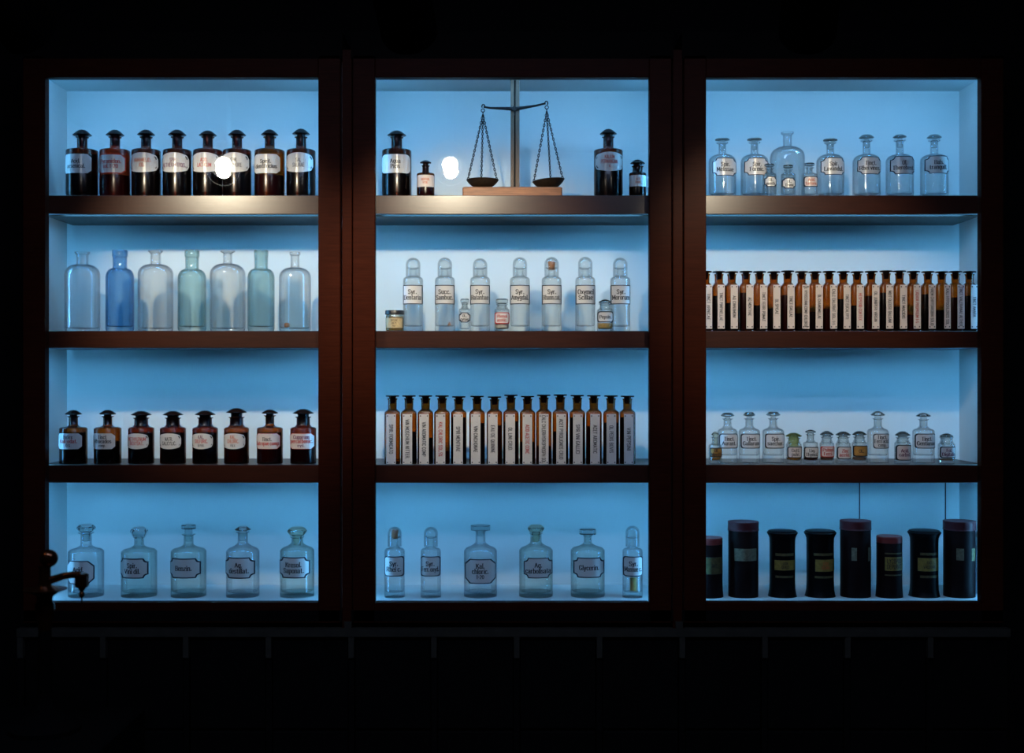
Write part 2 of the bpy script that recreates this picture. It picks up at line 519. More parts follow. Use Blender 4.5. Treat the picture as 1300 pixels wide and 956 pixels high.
# ------------------------------------------------------------------ track spotlights
trk = tag(MB().box(-1.5, 1.5, LAMP_Y - 0.02, LAMP_Y + 0.02, 2.96, 2.999).build('lighting_track', M['plinth'], flat=True),
          'black lighting track on the ceiling above the cases', 'track')
for i, lx in enumerate(LAMP_X):
    t = thing('track_spotlight', '%s track spotlight aimed at the cases, mirrored as a bright disc in the glass' % POSN[i], 'lamp', (lx, LAMP_Y, LAMP_Z), 'track spotlights')
    ax = Matrix.Rotation(-SPOT_YAW[i], 4, 'Z') @ Matrix.Rotation(-PI / 2 - SPOT_TILT, 4, 'X')   # local +z -> towards the cases, tilted down
    mb = MB()
    mb.lathe([(0.0, -0.15), (0.040, -0.15), (0.054, -0.135), (0.054, 0.030), (0.0515, 0.030), (0.030, -0.042), (0.0, -0.042)], 32)
    mb.xf(ax).build('housing', M['plinth'], t)
    MB().lathe([(0.051, 0.030), (0.047, 0.012), (0.040, -0.010), (0.0305, -0.030)], 32).xf(ax).build('reflector', M['reflector'], t)
    MB().lathe([(0.0, -0.006), (0.012, -0.009), (0.020, -0.016), (0.0255, -0.026), (0.0265, -0.036), (0.0, -0.036)], 28).xf(ax).build('bulb', M['bulb'], t)
    MB().tube([(0, -0.07, 0.07), (0, -0.07, 0.2), (0, 0, 0.28), (0, 0, 2.959 - LAMP_Z)], 0.008).build('stem', M['plinth'], t)
    ld = bpy.data.lights.new('spot_beam', 'SPOT')
    ld.energy = SPOT_W[i]
    ld.color = SPOT_COL
    ld.spot_size = SPOT_CONE
    ld.spot_blend = 0.75
    ld.shadow_soft_size = 0.022
    lo = bpy.data.objects.new('spot_beam', ld)
    C.objects.link(lo)
    lo.parent = t
    dirv = Vector((math.sin(SPOT_YAW[i]) * math.cos(SPOT_TILT), math.cos(SPOT_YAW[i]) * math.cos(SPOT_TILT), -math.sin(SPOT_TILT)))
    lo.location = dirv * 0.036
    lo.rotation_euler = dirv.to_track_quat('-Z', 'Y').to_euler()

# unseen cool fill panel, added on the ceiling to brighten the bottle labels
cl = thing('ceiling_fill', 'added cool fill light panel on the ceiling in front of the cases', 'lamp', (0, -2.5, 2.998))
MB().box(-1.05, 1.05, -0.12, 0.12, -0.06, -0.001).build('fill_housing', M['alu'], cl, flat=True)
MB().box(-1.03, 1.03, -0.105, 0.105, -0.0645, -0.0605).build('light_diffuser', M['fill_panel'], cl, flat=True)

# ------------------------------------------------------------------ lettering: a small stroke font
# x height 5, capitals 7, ascenders 7.5; strokes are polylines separated by '|'
G = {}


def gl(ch, wd, s):
    G[ch] = (wd, [[tuple(float(q) for q in p.split(',')) for p in st.split()] for st in s.split('|') if st.strip()])


for row in '''a~4~.4,4 1,5 2.4,5 3.2,4.2 3.2,0|3.2,3 1,2.6 .3,1.7 .3,.8 1,0 2,0 3.2,1
b~4~.5,7.5 .5,0|.5,4 1.5,5 2.6,5 3.5,4 3.5,1 2.6,0 1.5,0 .5,1
c~3.6~3.2,3.8 2.6,5 1.2,5 .4,4 .4,1 1.2,0 2.6,0 3.3,1
d~4~3.5,7.5 3.5,0|3.5,4 2.5,5 1.4,5 .5,4 .5,1 1.4,0 2.5,0 3.5,1
e~3.9~.4,2.6 3.4,2.6 3.4,4 2.6,5 1.3,5 .4,4 .4,1 1.3,0 2.7,0 3.4,1
f~2.6~.9,0 .9,6.5 1.6,7.5 2.5,7.2|0,5 2.1,5
g~4~3.4,5 3.4,-1 2.6,-2 1,-2 .4,-1.2|3.4,4 2.6,5 1.3,5 .4,4 .4,1.5 1.3,.5 2.6,.5 3.4,1.5
h~4~.5,7.5 .5,0|.5,4 1.6,5 2.6,5 3.4,4.2 3.4,0
i~1.2~.6,5 .6,0|.6,6.4 .6,7.5
j~1.6~1,5 1,-1 .2,-2|1,6.4 1,7.5
k~3.8~.5,7.5 .5,0|.5,2 3.2,5|1.4,3 3.5,0
l~1.2~.6,7.5 .6,0
m~5.8~.5,5 .5,0|.5,4.2 1.4,5 2.2,5 2.9,4.2 2.9,0|2.9,4.2 3.8,5 4.6,5 5.3,4.2 5.3,0
n~4~.5,5 .5,0|.5,4 1.6,5 2.6,5 3.4,4.2 3.4,0
o~4~.4,4 1.3,5 2.6,5 3.5,4 3.5,1 2.6,0 1.3,0 .4,1 .4,4
p~4~.5,5 .5,-2.2|.5,4 1.5,5 2.6,5 3.5,4 3.5,1 2.6,0 1.5,0 .5,1
q~4~3.5,5 3.5,-2.2|3.5,4 2.5,5 1.4,5 .5,4 .5,1 1.4,0 2.5,0 3.5,1
r~2.8~.5,5 .5,0|.5,3.8 1.4,5 2.5,4.7
s~3.5~3,4 2.3,5 1,5 .4,4.2 .5,3.2 2.9,1.9 3.1,.9 2.3,0 .9,0 .3,1
t~2.6~1,6.8 1,1 1.6,0 2.5,.4|0,5 2.2,5
u~4~.5,5 .5,.8 1.3,0 2.3,0 3.4,1|3.4,5 3.4,0
v~3.6~.2,5 1.8,0 3.4,5
x~3.6~.3,5 3.3,0|.3,0 3.3,5
y~3.6~.2,5 1.8,0|3.4,5 1.2,-2 .3,-1.8
z~3.4~.3,5 3.1,5 .3,0 3.2,0
A~5~.2,0 2.5,7 4.8,0|1.1,2.3 3.9,2.3
B~4.6~.5,0 .5,7 3,7 4,6 4,4.6 3,3.7 .5,3.7|3,3.7 4.2,2.6 4.2,1 3.1,0 .5,0
C~4.6~4.1,5.4 3.2,7 1.6,7 .5,5.6 .5,1.4 1.6,0 3.2,0 4.2,1.6
D~4.8~.5,0 .5,7 2.8,7 4.3,5.4 4.3,1.6 2.8,0 .5,0
E~4.2~4,7 .5,7 .5,0 4,0|.5,3.6 3.3,3.6
F~4~4,7 .5,7 .5,0|.5,3.6 3.3,3.6
G~4.8~4.2,5.4 3.2,7 1.6,7 .5,5.6 .5,1.4 1.6,0 3.2,0 4.3,1.2 4.3,3 2.8,3
H~4.9~.5,0 .5,7|4.3,0 4.3,7|.5,3.6 4.3,3.6
I~1.4~.7,0 .7,7
J~3~2.4,7 2.4,1.2 1.5,0 .3,.8
K~4.8~.5,0 .5,7|.5,2.8 4.2,7|1.8,4.2 4.6,0
L~4~.5,7 .5,0 3.9,0 3.9,.8
M~5.8~.5,0 .5,7 2.9,1.5 5.3,7 5.3,0
N~4.9~.5,0 .5,7 4.3,0 4.3,7
O~4.9~.5,5.6 1.6,7 3.3,7 4.4,5.6 4.4,1.4 3.3,0 1.6,0 .5,1.4 .5,5.6
P~4.4~.5,0 .5,7 3,7 4.1,6 4.1,4.2 3,3.2 .5,3.2
Q~4.9~.5,5.6 1.6,7 3.3,7 4.4,5.6 4.4,1.4 3.3,0 1.6,0 .5,1.4 .5,5.6|2.8,1.8 4.6,-.8
R~4.7~.5,0 .5,7 3,7 4.1,6 4.1,4.4 3,3.5 .5,3.5|2.6,3.5 4.4,0
S~4.4~3.8,5.4 3,7 1.4,7 .5,6 .6,4.5 3.7,2.6 3.9,1.1 3,0 1.3,0 .4,1.6
T~4.4~.2,7 4.2,7|2.2,7 2.2,0
U~4.8~.5,7 .5,1.4 1.6,0 3.2,0 4.3,1.4 4.3,7
V~4.8~.2,7 2.4,0 4.6,7
X~4.8~.3,7 4.5,0|.3,0 4.5,7
Y~4.6~.3,7 2.3,3.4 4.3,7|2.3,3.4 2.3,0
Z~4.2~.4,7 3.9,7 .4,0 4,0
0~4~.4,5.6 1.3,7 2.6,7 3.5,5.6 3.5,1.4 2.6,0 1.3,0 .4,1.4 .4,5.6
1~2~.4,5.8 1.2,7 1.2,0
2~4~.4,5.6 1.3,7 2.6,7 3.5,5.6 3.4,4.4 .4,0 3.6,0
5~4~3.4,7 .7,7 .5,4 2.4,4.4 3.5,3.2 3.5,1.2 2.4,0 .4,.6
%~5~.3,7 1.5,7 1.5,5 .3,5 .3,7|4.5,7 .5,0|3.4,2 4.6,2 4.6,0 3.4,0 3.4,2
=~3~.3,2.4 2.7,2.4|.3,4.4 2.7,4.4
:~1.2~.6,.2 .6,1.2|.6,3.8 .6,4.8
.~1.4~.6,0 .6,1.1
-~2.4~.3,3 2.1,3'''.split('\n'):
    k, wd, s = row.split('~')
    gl(k, float(wd), s)


def text_quads(txt, style):
    """list of 4-point quads in font units, plus total advance; 'didone' has fat stems, hairlines and serifs"""
    out, x = [], 0.0
    wv, wh, gap = (1.55, 0.6, 0.95) if style == 'didone' else (0.95, 0.85, 0.8)
    for ch in txt:
        if ch == ' ':
            x += 2.2
            continue
        wd, strokes = G.get(ch, G['-'])
        extra = 0.5 if style == 'didone' else 0.0
        kx = 1.06 if style == 'didone' else 0.72
        for st in strokes:
            for (ax, ay), (bx_, by) in zip(st[:-1], st[1:]):
                ax2, bx2 = ax * kx, bx_ * kx
                dx, dy = bx2 - ax2, by - ay
                ln = math.hypot(dx, dy) or 1e-6
                wdt = (wh + (wv - wh) * abs(dy) / ln) * 0.5
                nx, ny = -dy / ln * wdt, dx / ln * wdt
                ex, ey = dx / ln * wh * 0.3, dy / ln * wh * 0.3
                out.append(((x + ax2 - ex + nx, ay - ey + ny), (x + ax2 - ex - nx, ay - ey - ny),
                            (x + bx2 + ex - nx, by + ey - ny), (x + bx2 + ex + nx, by + ey + ny)))
                if style == 'didone' and abs(dx) < 0.05 and abs(dy) > 3:
                    for ey_ in (min(ay, by), max(ay, by)):
                        if ey_ in (0, 5, 7, 7.5, -2.2):
                            out.append(((x + ax2 - 1.25, ey_ - .28), (x + ax2 + 1.25, ey_ - .28), (x + ax2 + 1.25, ey_ + .28), (x + ax2 - 1.25, ey_ + .28)))
        x += wd * kx + gap
    return out, max(x - gap, 0.1)


def label_outline(shape, L, H, c, n=22):
    """columns (u, z_top, z_bot) about the centre; L, H half sizes"""
    us = [-L + 2 * L * k / n for k in range(n + 1)]
    if shape in ('oct', 'cham', 'round'):
        us += [s * (L - c * q) for s in (-1, 1) for q in (1.0, 0.75, 0.5, 0.25, 0.08)]
        us = sorted(set(us))
    cols = []
    for u in us:
        e = L - abs(u)
        zt = H
        if shape == 'oct' and e < c:
            zt = H - math.sqrt(max(0, c * c - e * e)) * (0.9)
        elif shape == 'cham' and e < c:
            zt = H - (c - e)
        elif shape == 'round' and e < c:
            zt = H - (c - math.sqrt(max(0, c * c - (c - e) ** 2)))
        elif shape == 'oval':
            t = abs(u) / L
            zt = H * (1 - 0.30 * t ** 2.2)
            if t > 0.86:
                zt -= H * 0.75 * ((t - 0.86) / 0.14) ** 2 * 0.45
        cols.append((u, zt, -zt))
    return cols


def make_label(parent, s, cx, hw, ybase_local, spec, flat=False):
    """spec: x0,x1,y0,y1 (pixels), shape, face, border, bw, lines, col, fs, style. R from hw; local z via ybase_local(py)"""
    R = hw * s + 0.0005
    lcx, lhw = (spec['x0'] + spec['x1']) / 2, (spec['x1'] - spec['x0']) / 2
    z0, z1 = ybase_local(spec['y1']), ybase_local(spec['y0'])
    zc, H = (z0 + z1) / 2, (z1 - z0) / 2
    if flat:
        a0 = 0
        u0 = (lcx - cx) * s
        L = lhw * s

        def mp(u, z, off):
            return (u0 + u, -R - off, zc + z)
    else:
        q0 = max(-0.955, min(0.955, (spec['x0'] - cx) / hw))
        q1 = max(-0.955, min(0.955, (spec['x1'] - cx) / hw))
        qc, L = (q0 + q1) / 2, (q1 - q0) / 2 * R
        # the label is wrapped round the glass, wider towards its ends

        def mp(u, z, off):
            a = math.asin(max(-0.96, min(0.96, qc + u / R)))
            return ((R + off) * math.sin(a), -(R + off) * math.cos(a), zc + z)
    c = spec.get('c', 0.28) * 2 * H
    bw = spec.get('bw', 1.0) * s
    mb = MB()
    ring = bw > 0
    if ring:                             # printed border: a closed ring between the outer and the inner outline
        oc = label_outline(spec.get('shape', 'rect'), L, H, c)
        ic = label_outline(spec.get('shape', 'rect'), L - bw, H - bw, c * 0.95)
        lo_ = [(u, zt) for u, zt, zb in oc] + [(u, zb) for u, zt, zb in oc[::-1]]
        li_ = [(u, zt) for u, zt, zb in ic] + [(u, zb) for u, zt, zb in ic[::-1]]
        n_ = len(lo_)
        for (u, z) in lo_ + li_:
            mb.v.append(mp(u, z, 0.0003))
        for k in range(n_):
            k2 = (k + 1) % n_
            mb.f.append((k, n_ + k, n_ + k2, k2)); mb.mi.append(0)
    for lay, (LL, HH, off) in ((1, (L - bw * 0.97, H - bw * 0.97, 0.0003)),):
        cols = label_outline(spec.get('shape', 'rect'), LL, HH, c * 0.95)
        b = len(mb.v)
        for u, zt, zb in cols:
            mb.v.append(mp(u, zt, off)); mb.v.append(mp(u, zb, off))
        for k in range(len(cols) - 1):
            mb.f.append((b + 2 * k + 1, b + 2 * k + 3, b + 2 * k + 2, b + 2 * k)); mb.mi.append(0 if lay == 0 else 1)
    lab = mb.build('label', [M[spec.get('border', 'ink_blue')], M[spec.get('face', 'label')]], parent, flat=True)
    tb = MB()
    style = spec.get('style', 'didone')
    lines = spec.get('lines', [])
    col = spec.get('col', 'ink')
    mats = []
    n = len(lines)
    fs = spec.get('fs', 5.6)           # capital height, pixels
    if spec.get('vertical'):
        qs, adv = text_quads(lines[0], style)
        u = fs * s / 7.0
        lim = 2 * H * spec.get('len', 0.6)
        k = lim / adv
        for q in qs:
            b = len(tb.v)
            for px_, py_ in q:
                tb.v.append(mp((py_ - 3.5) * u, -(px_ - adv / 2) * k + spec.get('dz', 0) * s, 0.0007))
            tb.f.append((b, b + 1, b + 2, b + 3)); tb.mi.append(0)
        mats = [M[col]]
        for sx in (-1, 1):                # four small corner rivets printed on the label
            for sz in (-1, 1):
                b = len(tb.v)
                uu, zz, r = sx * (L - 1.6 * s), sz * (H - 2.4 * s), 0.75 * s
                for dx, dz in ((-r, -r), (r, -r), (r, r), (-r, r)):
                    tb.v.append(mp(uu + dx, zz + dz, 0.0007))
                tb.f.append((b, b + 1, b + 2, b + 3)); tb.mi.append(1)
        mats.append(M['ink'])
    else:
        pitch = spec.get('pitch', fs * 1.32)
        for li, tx in enumerate(lines):
            cl = col
            f2 = fs
            if isinstance(tx, tuple):
                tx, cl, f2 = tx[0], tx[1], fs * (tx[2] if len(tx) > 2 else 1)
            if M[cl] not in mats:
                mats.append(M[cl])
            mi = mats.index(M[cl])
            qs, adv = text_quads(tx, style)
            u = f2 * s / 7.0
            kx = u * spec.get('kx', 0.86)
            lim = 2 * (L - bw) * 0.93
            if adv * kx > lim:
                kx = lim / adv
            zl = ((n - 1) / 2 - li) * pitch * s - 0.5 * f2 * s + spec.get('dz', 0) * s
            for q in qs:
                b = len(tb.v)
                for px_, py_ in q:
                    tb.v.append(mp((px_ - adv / 2) * kx, zl + py_ * u, 0.0007))
                tb.f.append((b, b + 1, b + 2, b + 3)); tb.mi.append(mi)
        if spec.get('shape') == 'oval':   # printed corner brackets
            if M['ink'] not in mats:
                mats.append(M['ink'])
            mi = mats.index(M['ink'])
            for sx in (-1, 1):
                for sz in (-1, 1):
                    pts = [(sx * L * 0.80, sz * H * 0.64), (sx * L * 0.87, sz * H * 0.54), (sx * L * 0.90, sz * H * 0.36)]
                    for (ua, za), (ub, zb) in zip(pts[:-1], pts[1:]):
                        b = len(tb.v)
                        t = 0.42 * s
                        for p in ((ua - t, za - t), (ua + t, za + t), (ub + t, zb + t), (ub - t, zb - t)):
                            tb.v.append(mp(p[0], p[1], 0.0007))
                        tb.f.append((b, b + 1, b + 2, b + 3)); tb.mi.append(mi)
    if tb.f:
        tb.build('lettering', mats, lab, flat=True)
    return lab


# ------------------------------------------------------------------ bottles
def place(row, hw, extra=0.0):
    """depth of a round thing of half width hw pixels standing at the front of a shelf row"""
    y = 0.064 + hw * 0.0021 + extra
    return y, sc_at(y), FLOORZ[row]


ORD = ['first', 'second', 'third', 'fourth', 'fifth', 'sixth', 'seventh', 'eighth', 'ninth', 'tenth', 'eleventh', 'twelfth',
       'thirteenth', 'fourteenth', 'fifteenth', 'sixteenth', 'seventeenth', 'eighteenth', 'nineteenth', 'twentieth']


def body_profile(P, cx, hw, outer, base_py, wall, tb, foot=0.8):
    """outer: list of (hw, py) from the foot upwards (base excluded); returns a closed double-walled profile"""
    o = [(0.0, 0.0), (max(P(hw, base_py)[0] - 0.003, 0.001), 0.0)]
    o += [P(*q[:2]) + tuple(q[2:]) for q in outer]
    inn = []
    for q in reversed(o[2:]):
        r = max(q[0] - wall, 0.0015)
        z = q[1] if q is o[-1] else q[1] - wall * 0.4
        if z < tb + 0.002:
            continue
        inn.append((r, z) + tuple(q[2:]))
    rin = inn[-1][0]
    inn += [(rin, tb + 0.003), (rin - 0.003, tb), (rin * 0.5, tb + 0.0012), (0.0, tb + 0.0016)]
    return o + inn


def stopper_prof(P, kind, yt, yb, hw, nhw, ylip):
    """pixel recipe of a stopper: yt top, yb brim, hw half width, nhw neck half width, ylip mouth of the bottle"""
    if kind == 'mush':
        q = [(0, yt), (hw * .30, yt + .25), (hw * .55, yt + .28 * (yb - yt)), (hw * .93, yb - .9), (hw, yb), (hw * .9, yb + .7),
             (nhw * .86, yb + 1.1), (nhw * .82, ylip - .6), (nhw * .92, ylip + .4), (nhw * .84, ylip + 11), (0, ylip + 11)]
    elif kind == 'cone':
        q = [(0, yt), (hw * .45, yt + .15), (hw * .62, yt + .6), (hw * .96, yb - .4), (hw, yb + .3), (hw * .8, yb + 1.2), (nhw * .6, yb + 2.2), (nhw * .62, ylip - .5),
             (nhw * .85, ylip + .3), (nhw * .65, ylip + 9), (0, ylip + 9)]
    elif kind == 'disc':
        q = [(0, yt), (hw * .86, yt), (hw, yt + .8), (hw, yb - .6), (hw * .8, yb), (nhw * .8, yb + .5), (nhw * .8, ylip), (nhw * .6, ylip + 9), (0, ylip + 9)]
    elif kind == 'flat':
        q = [(0, yt), (hw * .94, yt), (hw, yt + .5), (hw * .97, yb), (nhw * .95, yb + .5), (nhw * .88, ylip), (nhw * .6, ylip + 7), (0, ylip + 7)]
    elif kind == 'knob':
        m = (yt + yb) / 2
        q = [(0, yt), (hw * .55, yt), (hw * .82, yt + .18 * (yb - yt)), (hw, m - .8), (hw, m + .4), (hw * .74, yb - .6), (nhw * .85, yb), (nhw * .8, ylip), (nhw * .62, ylip + 11), (0, ylip + 11)]
    else:  # ball
        m = (yt + yb) / 2
        r = (yb - yt) / 2
        q = [(r * math.sin(a) * hw / r if a else 0, m - r * math.cos(a)) for a in [PI * k / 8 for k in range(0, 8)]]
        q += [(nhw * .7, yb), (nhw * .75, ylip), (nhw * .55, ylip + 9), (0, ylip + 9)]
    return [P(*p) for p in q][::-1]


def bottle(row, cx, hw, outer, glassm, label, name='bottle', cat='bottle', group=None, stop=None, stopm=None, lab=None,
           contents=None, wall=0.0022, tb=0.010, extra=0.0, seg=40, flat_label=False, single=False, mirror=None):
    y, s, zf = place(row, hw, extra)
    t = thing(name, label, cat, (X(cx, y), y, zf), group)

    def P(h, py):
        return (h * s, max(Z(py, y) - zf, 0.0))

    base_py = 478 + (EYE - zf) / s
    prof = body_profile(P, cx, hw, outer, base_py, wall, tb)
    if single:
        k = max(range(len(prof)), key=lambda i: (prof[i][1], i))
        prof = prof[:k + 1]
    MB().lathe(prof, seg).build('body', M[glassm], t, sharp=40)
    if stop:
        kind, yt, yb, shw, nhw, ylip = stop
        MB().lathe(stopper_prof(P, kind, yt, yb, shw, nhw, ylip), 28 if kind != 'knob' else 10).build('stopper', M[stopm or 'clear2'], t, sharp=28)
    if contents:
        mat, py = contents
        r = hw * s - wall - 0.0006
        z1 = Z(py, y) - zf
        n = outer[0][2] if len(outer[0]) > 2 else 2.0
        zb = 0.002 if single else tb + 0.0022
        MB().lathe([(0, zb, n), (r * 0.93, zb, n), (r, zb + 0.002, n), (r, z1, n), (0, z1, n)], seg).build('contents', M[mat], t, sharp=40)
    if lab:
        make_label(t, s, cx, hw, lambda py: Z(py, y) - zf, lab, flat_label)
    return t, y, s, zf, P


def std_outer(hw, ysh, ynb, nhw, ylip, lhw, base, rounded=False):
    """straight-sided body with a sloping (or rounded) shoulder, straight neck and flared lip"""
    o = [(hw * .985, base - .5), (hw, base - 2.0), (hw, ysh)]
    if rounded:
        n = 7
        for k in range(1, n + 1):
            a = PI / 2 * k / n
            o.append((nhw + 1.2 + (hw - nhw - 1.2) * math.cos(a), ysh - (ysh - ynb) * math.sin(a)))
    else:
        o += [(hw * .97, ysh - .9), (hw * .86, ysh - .30 * (ysh - ynb) - .8), (nhw + (hw - nhw) * .30, ynb + .28 * (ysh - ynb)), (nhw + 1.1, ynb)]
    o += [(nhw, ynb - 1.6), (nhw * .98, ylip + 1.8), (lhw * .96, ylip + .9), (lhw, ylip + .4), (lhw, ylip)]
    return o


WORDS = {}
SHELF = ['top shelf', 'second shelf', 'third shelf', 'bottom shelf']

# ---- left case, top shelf: eight dark amber bottles
rows = [
    (104.4, 20, 164.8, 171.7, 12, ('cham', 85, 120, ['Acid.', 'arsenical.'], 'ink', 'label', 'label', 'didone')),
    (146, 19, 164.9, 171.7, 11.6, ('cham', 128.5, 162.5, ['Pyramidon.', 'sol. 1=20'], 'ink_red', 'label', 'ink_red', 'didone')),
    (185.5, 18.2, 164.8, 171.2, 11.2, ('oval', 168, 202.5, ['HAMAMELID.', 'IOD.'], 'ink_orange', 'label', 'label', 'sans')),
    (225, 17.9, 164.8, 171.4, 11.5, ('oval', 207.5, 241.5, ['SPIR.', 'AETHER.NITROS.'], 'ink_purple', 'label', 'label', 'sans')),
    (263.9, 18.5, 165.9, 172, 11.3, ('oval', 246, 280.5, ['ACID.', 'LACTICUM'], 'ink_red', 'label', 'label', 'sans')),
    (301, 18, 164.9, 171.6, 11.4, ('oval', 284, 317.5, ['SPIR.', 'CAMPHORE'], 'ink_faded', 'label', 'label', 'sans')),
    (342.4, 19, 164.6, 171.2, 11, ('cham', 324, 357.5, ['Spirit.', 'dentifricius'], 'ink', 'label', 'label', 'didone')),
    (382.2, 18.3, 163.6, 170.3, 11.3, ('oval', 365, 398.5, ['SAL', 'SALVIAE'], 'ink_faded', 'label', 'label', 'sans')),
]
for i, (cx, hw, yt, yb, shw, (shp, x0, x1, ls, col, face, bor, sty)) in enumerate(rows):
    gm = 'amber_red' if i in (1,) else ('amber2' if i == 6 else 'amber')
    bottle(0, cx, hw, std_outer(hw, 192.4, 189, 6.4, 174.2, 8.2, 248), gm,
           'dark amber bottle labelled %s, %s from left, left case top shelf' % (' '.join(ls).strip('.'), ORD[i]),
           'amber_bottle', 'bottle', 'amber bottles on the top left shelf', ('mush', yt, yb, shw, 6.4, 174.0), 'stop_dark',
           dict(x0=x0, x1=x1, y0=198.6 if shp == 'cham' else 196.5, y1=222.6 if shp == 'cham' else 221.5, shape=shp, c=.16, face=face, border=bor,
                bw=.9 if bor == 'ink_red' else .3, lines=ls, col=col, fs=4.6, style=sty, pitch=6.2),
           contents=('liq_red' if i in (1, 6) else 'liq_black', 224 if i in (1, 6) else 197), single=True)

# ---- middle case, top shelf: two large and two small amber bottles
for cx, hw, yt, yb, shw, nhw, ysh, ynb, ylip, lhw, lb, lbl in (
    (503.7, 18.7, 165.9, 172, 12.2, 6.9, 192.3, 189, 174.5, 8.4,
     dict(x0=486, x1=521, y0=198.8, y1=222.3, shape='round', c=.2, face='label', border='label', bw=.3, lines=['Aqua', 'Picis'], fs=5, pitch=6.6), 'large dark amber bottle labelled Aqua Picis left of the balance'),
    (540.4, 11.3, 203.4, 206.9, 7.3, 4.2, 221.7, 219.5, 210.2, 5.2,
     dict(x0=530.4, x1=551, y0=223.7, y1=238.7, shape='round', c=.1, face='label_pink', border='label_pink', bw=.2, lines=['MORPHIN.', 'HYDR.'], col='ink_orange', fs=2.9, pitch=4, style='sans'), 'small brown bottle with pinkish label left of the balance'),
    (772.3, 18.4, 163.9, 170.2, 11, 6.6, 192.3, 189, 174, 8,
     dict(x0=755.5, x1=789.8, y0=195.8, y1=219.8, shape='oval', face='label', border='label', bw=.3, lines=['KALIUM', 'PERMANGAN.', ('10', 'ink_red', .7)], col='ink_red', fs=4.4, pitch=5.8, style='sans'), 'large dark amber bottle with red lettered oval label right of the balance'),
    (809.4, 10.8, 202.7, 207.6, 9.4, 6.4, 221, 219, 211, 7.6,
     dict(x0=799.3, x1=819.8, y0=223.8, y1=238, shape='round', c=.1, face='label', border='label', bw=.2, lines=['ACID.', 'TANNIC.'], col='ink_orange', fs=2.9, pitch=4, style='sans'), 'small wide necked amber bottle at right end of middle case top shelf')):
    small = hw < 14
    bottle(0, cx, hw, std_outer(hw, ysh, ynb, nhw, ylip, lhw, 248), 'amber2' if cx == 540.4 else 'amber', lbl,
           'amber_bottle', 'bottle', 'amber bottles beside the balance', ('mush', yt, yb, shw, nhw, ylip), 'stop_dark', lb,
           contents=('liq_red' if cx == 540.4 else 'liq_black', 237 if small else 197), single=True)

# ---- left case, third shelf: eight amber bottles with mushroom stoppers
rows = [
    (93.2, 17.3, 0, 520.5, 525.6, 10.6, 528.3, ('cham', 77, 107.3, ['Index', ('Kali jodat.', 'ink_red'), ('10 %', 'ink_faded', .7)], 'ink_faded', 'didone')),
    (136.7, 17, 0, 520.3, 525.4, 10.6, 528.3, ('cham', 120.7, 149.5, ['Tinct', 'Rhoeados', ('comp.', 'ink', .7)], 'ink', 'didone')),
    (179.3, 16.2, 1, 521.5, 526.6, 13, 530.3, ('oval', 164, 191.5, ['METHYLENUM', 'BIOXYDAT.'], 'ink_red', 'sans')),
    (219.6, 16.2, 1, 521.5, 526.6, 13, 530.3, ('oval', 205, 232.3, ['NATR.', 'SALICYLIC.'], 'ink', 'sans')),
    (260.5, 16, 1, 521, 526.3, 13.2, 530, ('oval', 245.8, 272.5, ['KAL.', ('SULFURIC.', 'ink_red'), ('DEPUR.', 'ink_faded', .7)], 'ink_purple', 'sans')),
    (300.3, 15.7, 1, 518, 523.5, 13.2, 529.4, ('oval', 285.5, 313, [('KAL.', 'ink_orange'), ('CHLORIC.', 'ink_orange'), ('PULV.', 'ink_faded', .7)], 'ink', 'sans')),
    (342.6, 16.4, 0, 519.8, 524.4, 10.6, 527.3, ('cham', 327, 357, ['Tinct.', ('Iatropae comp', 'ink_red')], 'ink_faded', 'didone')),
    (385, 16.4, 1, 519, 524.6, 13.5, 529, ('cham', 369.5, 400, [('Cupprum', 'ink_purple'), ('percarbonic.', 'ink_red'), ('cryst.', 'ink_purple', .7)], 'ink_purple', 'didone')),
]
for i, (cx, hw, wide, yt, yb, shw, ylip, (shp, x0, x1, ls, col, sty)) in enumerate(rows):
    nhw = 8.6 if wide else 5.6
    words = ' '.join(l[0] if isinstance(l, tuple) else l for l in ls[:2]).strip('.')
    bottle(2, cx, hw, std_outer(hw, 544.4, 540.6, nhw, ylip, nhw + (1.6 if wide else 2), 589), 'amber' if i not in (0, 1, 5, 6) else 'amber2',
           'brown bottle labelled %s, %s from left, left case third shelf' % (words, ORD[i]),
           'amber_bottle', 'bottle', 'amber bottles on the third left shelf', ('mush', yt, yb, shw, nhw, ylip), 'stop_dark',
           dict(x0=x0, x1=x1, y0=549.6, y1=569.3, shape=shp, c=.17, face='label_pink' if i in (6, 7) else 'label', border='ink_red' if i in (6, 7) else 'label', bw=.4, lines=ls, col=col,
                fs=4.3, pitch=5.3, style=sty),
           contents=('liq_red' if i >= 5 else 'liq_black', 549 if i not in (1, 7) else 560), single=True)

# ---- left case, second shelf: seven empty unlabelled bottles
plain_rows = [
    (104.5, 21.8, 'grey', 349, 336, 7.4, 320, 9.4, 'flare', 'wide colourless empty bottle with flared lip, leftmost on second shelf of left case'),
    (152.2, 17.6, 'blue', 353, 341, 8.9, 317.8, 9.7, 'collar', 'cobalt blue empty bottle with thick collar, second shelf of left case'),
    (197.5, 22, 'grey', 348, 335.6, 6.5, 318.3, 9.2, 'flare', 'wide colourless empty bottle with flared lip, between the blue and a teal bottle'),
    (243.8, 17.8, 'teal', 354, 342, 8.4, 318, 9.3, 'collar', 'pale teal collared bottle, left one of two, in middle of second shelf'),
    (289, 22.2, 'grey', 348, 334.8, 5.6, 318.4, 9.3, 'flare', 'wide colourless empty bottle with flared lip, between the two teal bottles'),
    (331.5, 17, 'teal', 353, 341.5, 8.5, 317.8, 9, 'collar', 'pale teal collared bottle, right one of two, on second shelf of left case'),
    (374.5, 20.1, 'grey', 352, 339.8, 5.5, 320.2, 6.9, 'ring', 'colourless empty bottle holding a brown cork crumb, rightmost on second shelf of left case'),
]
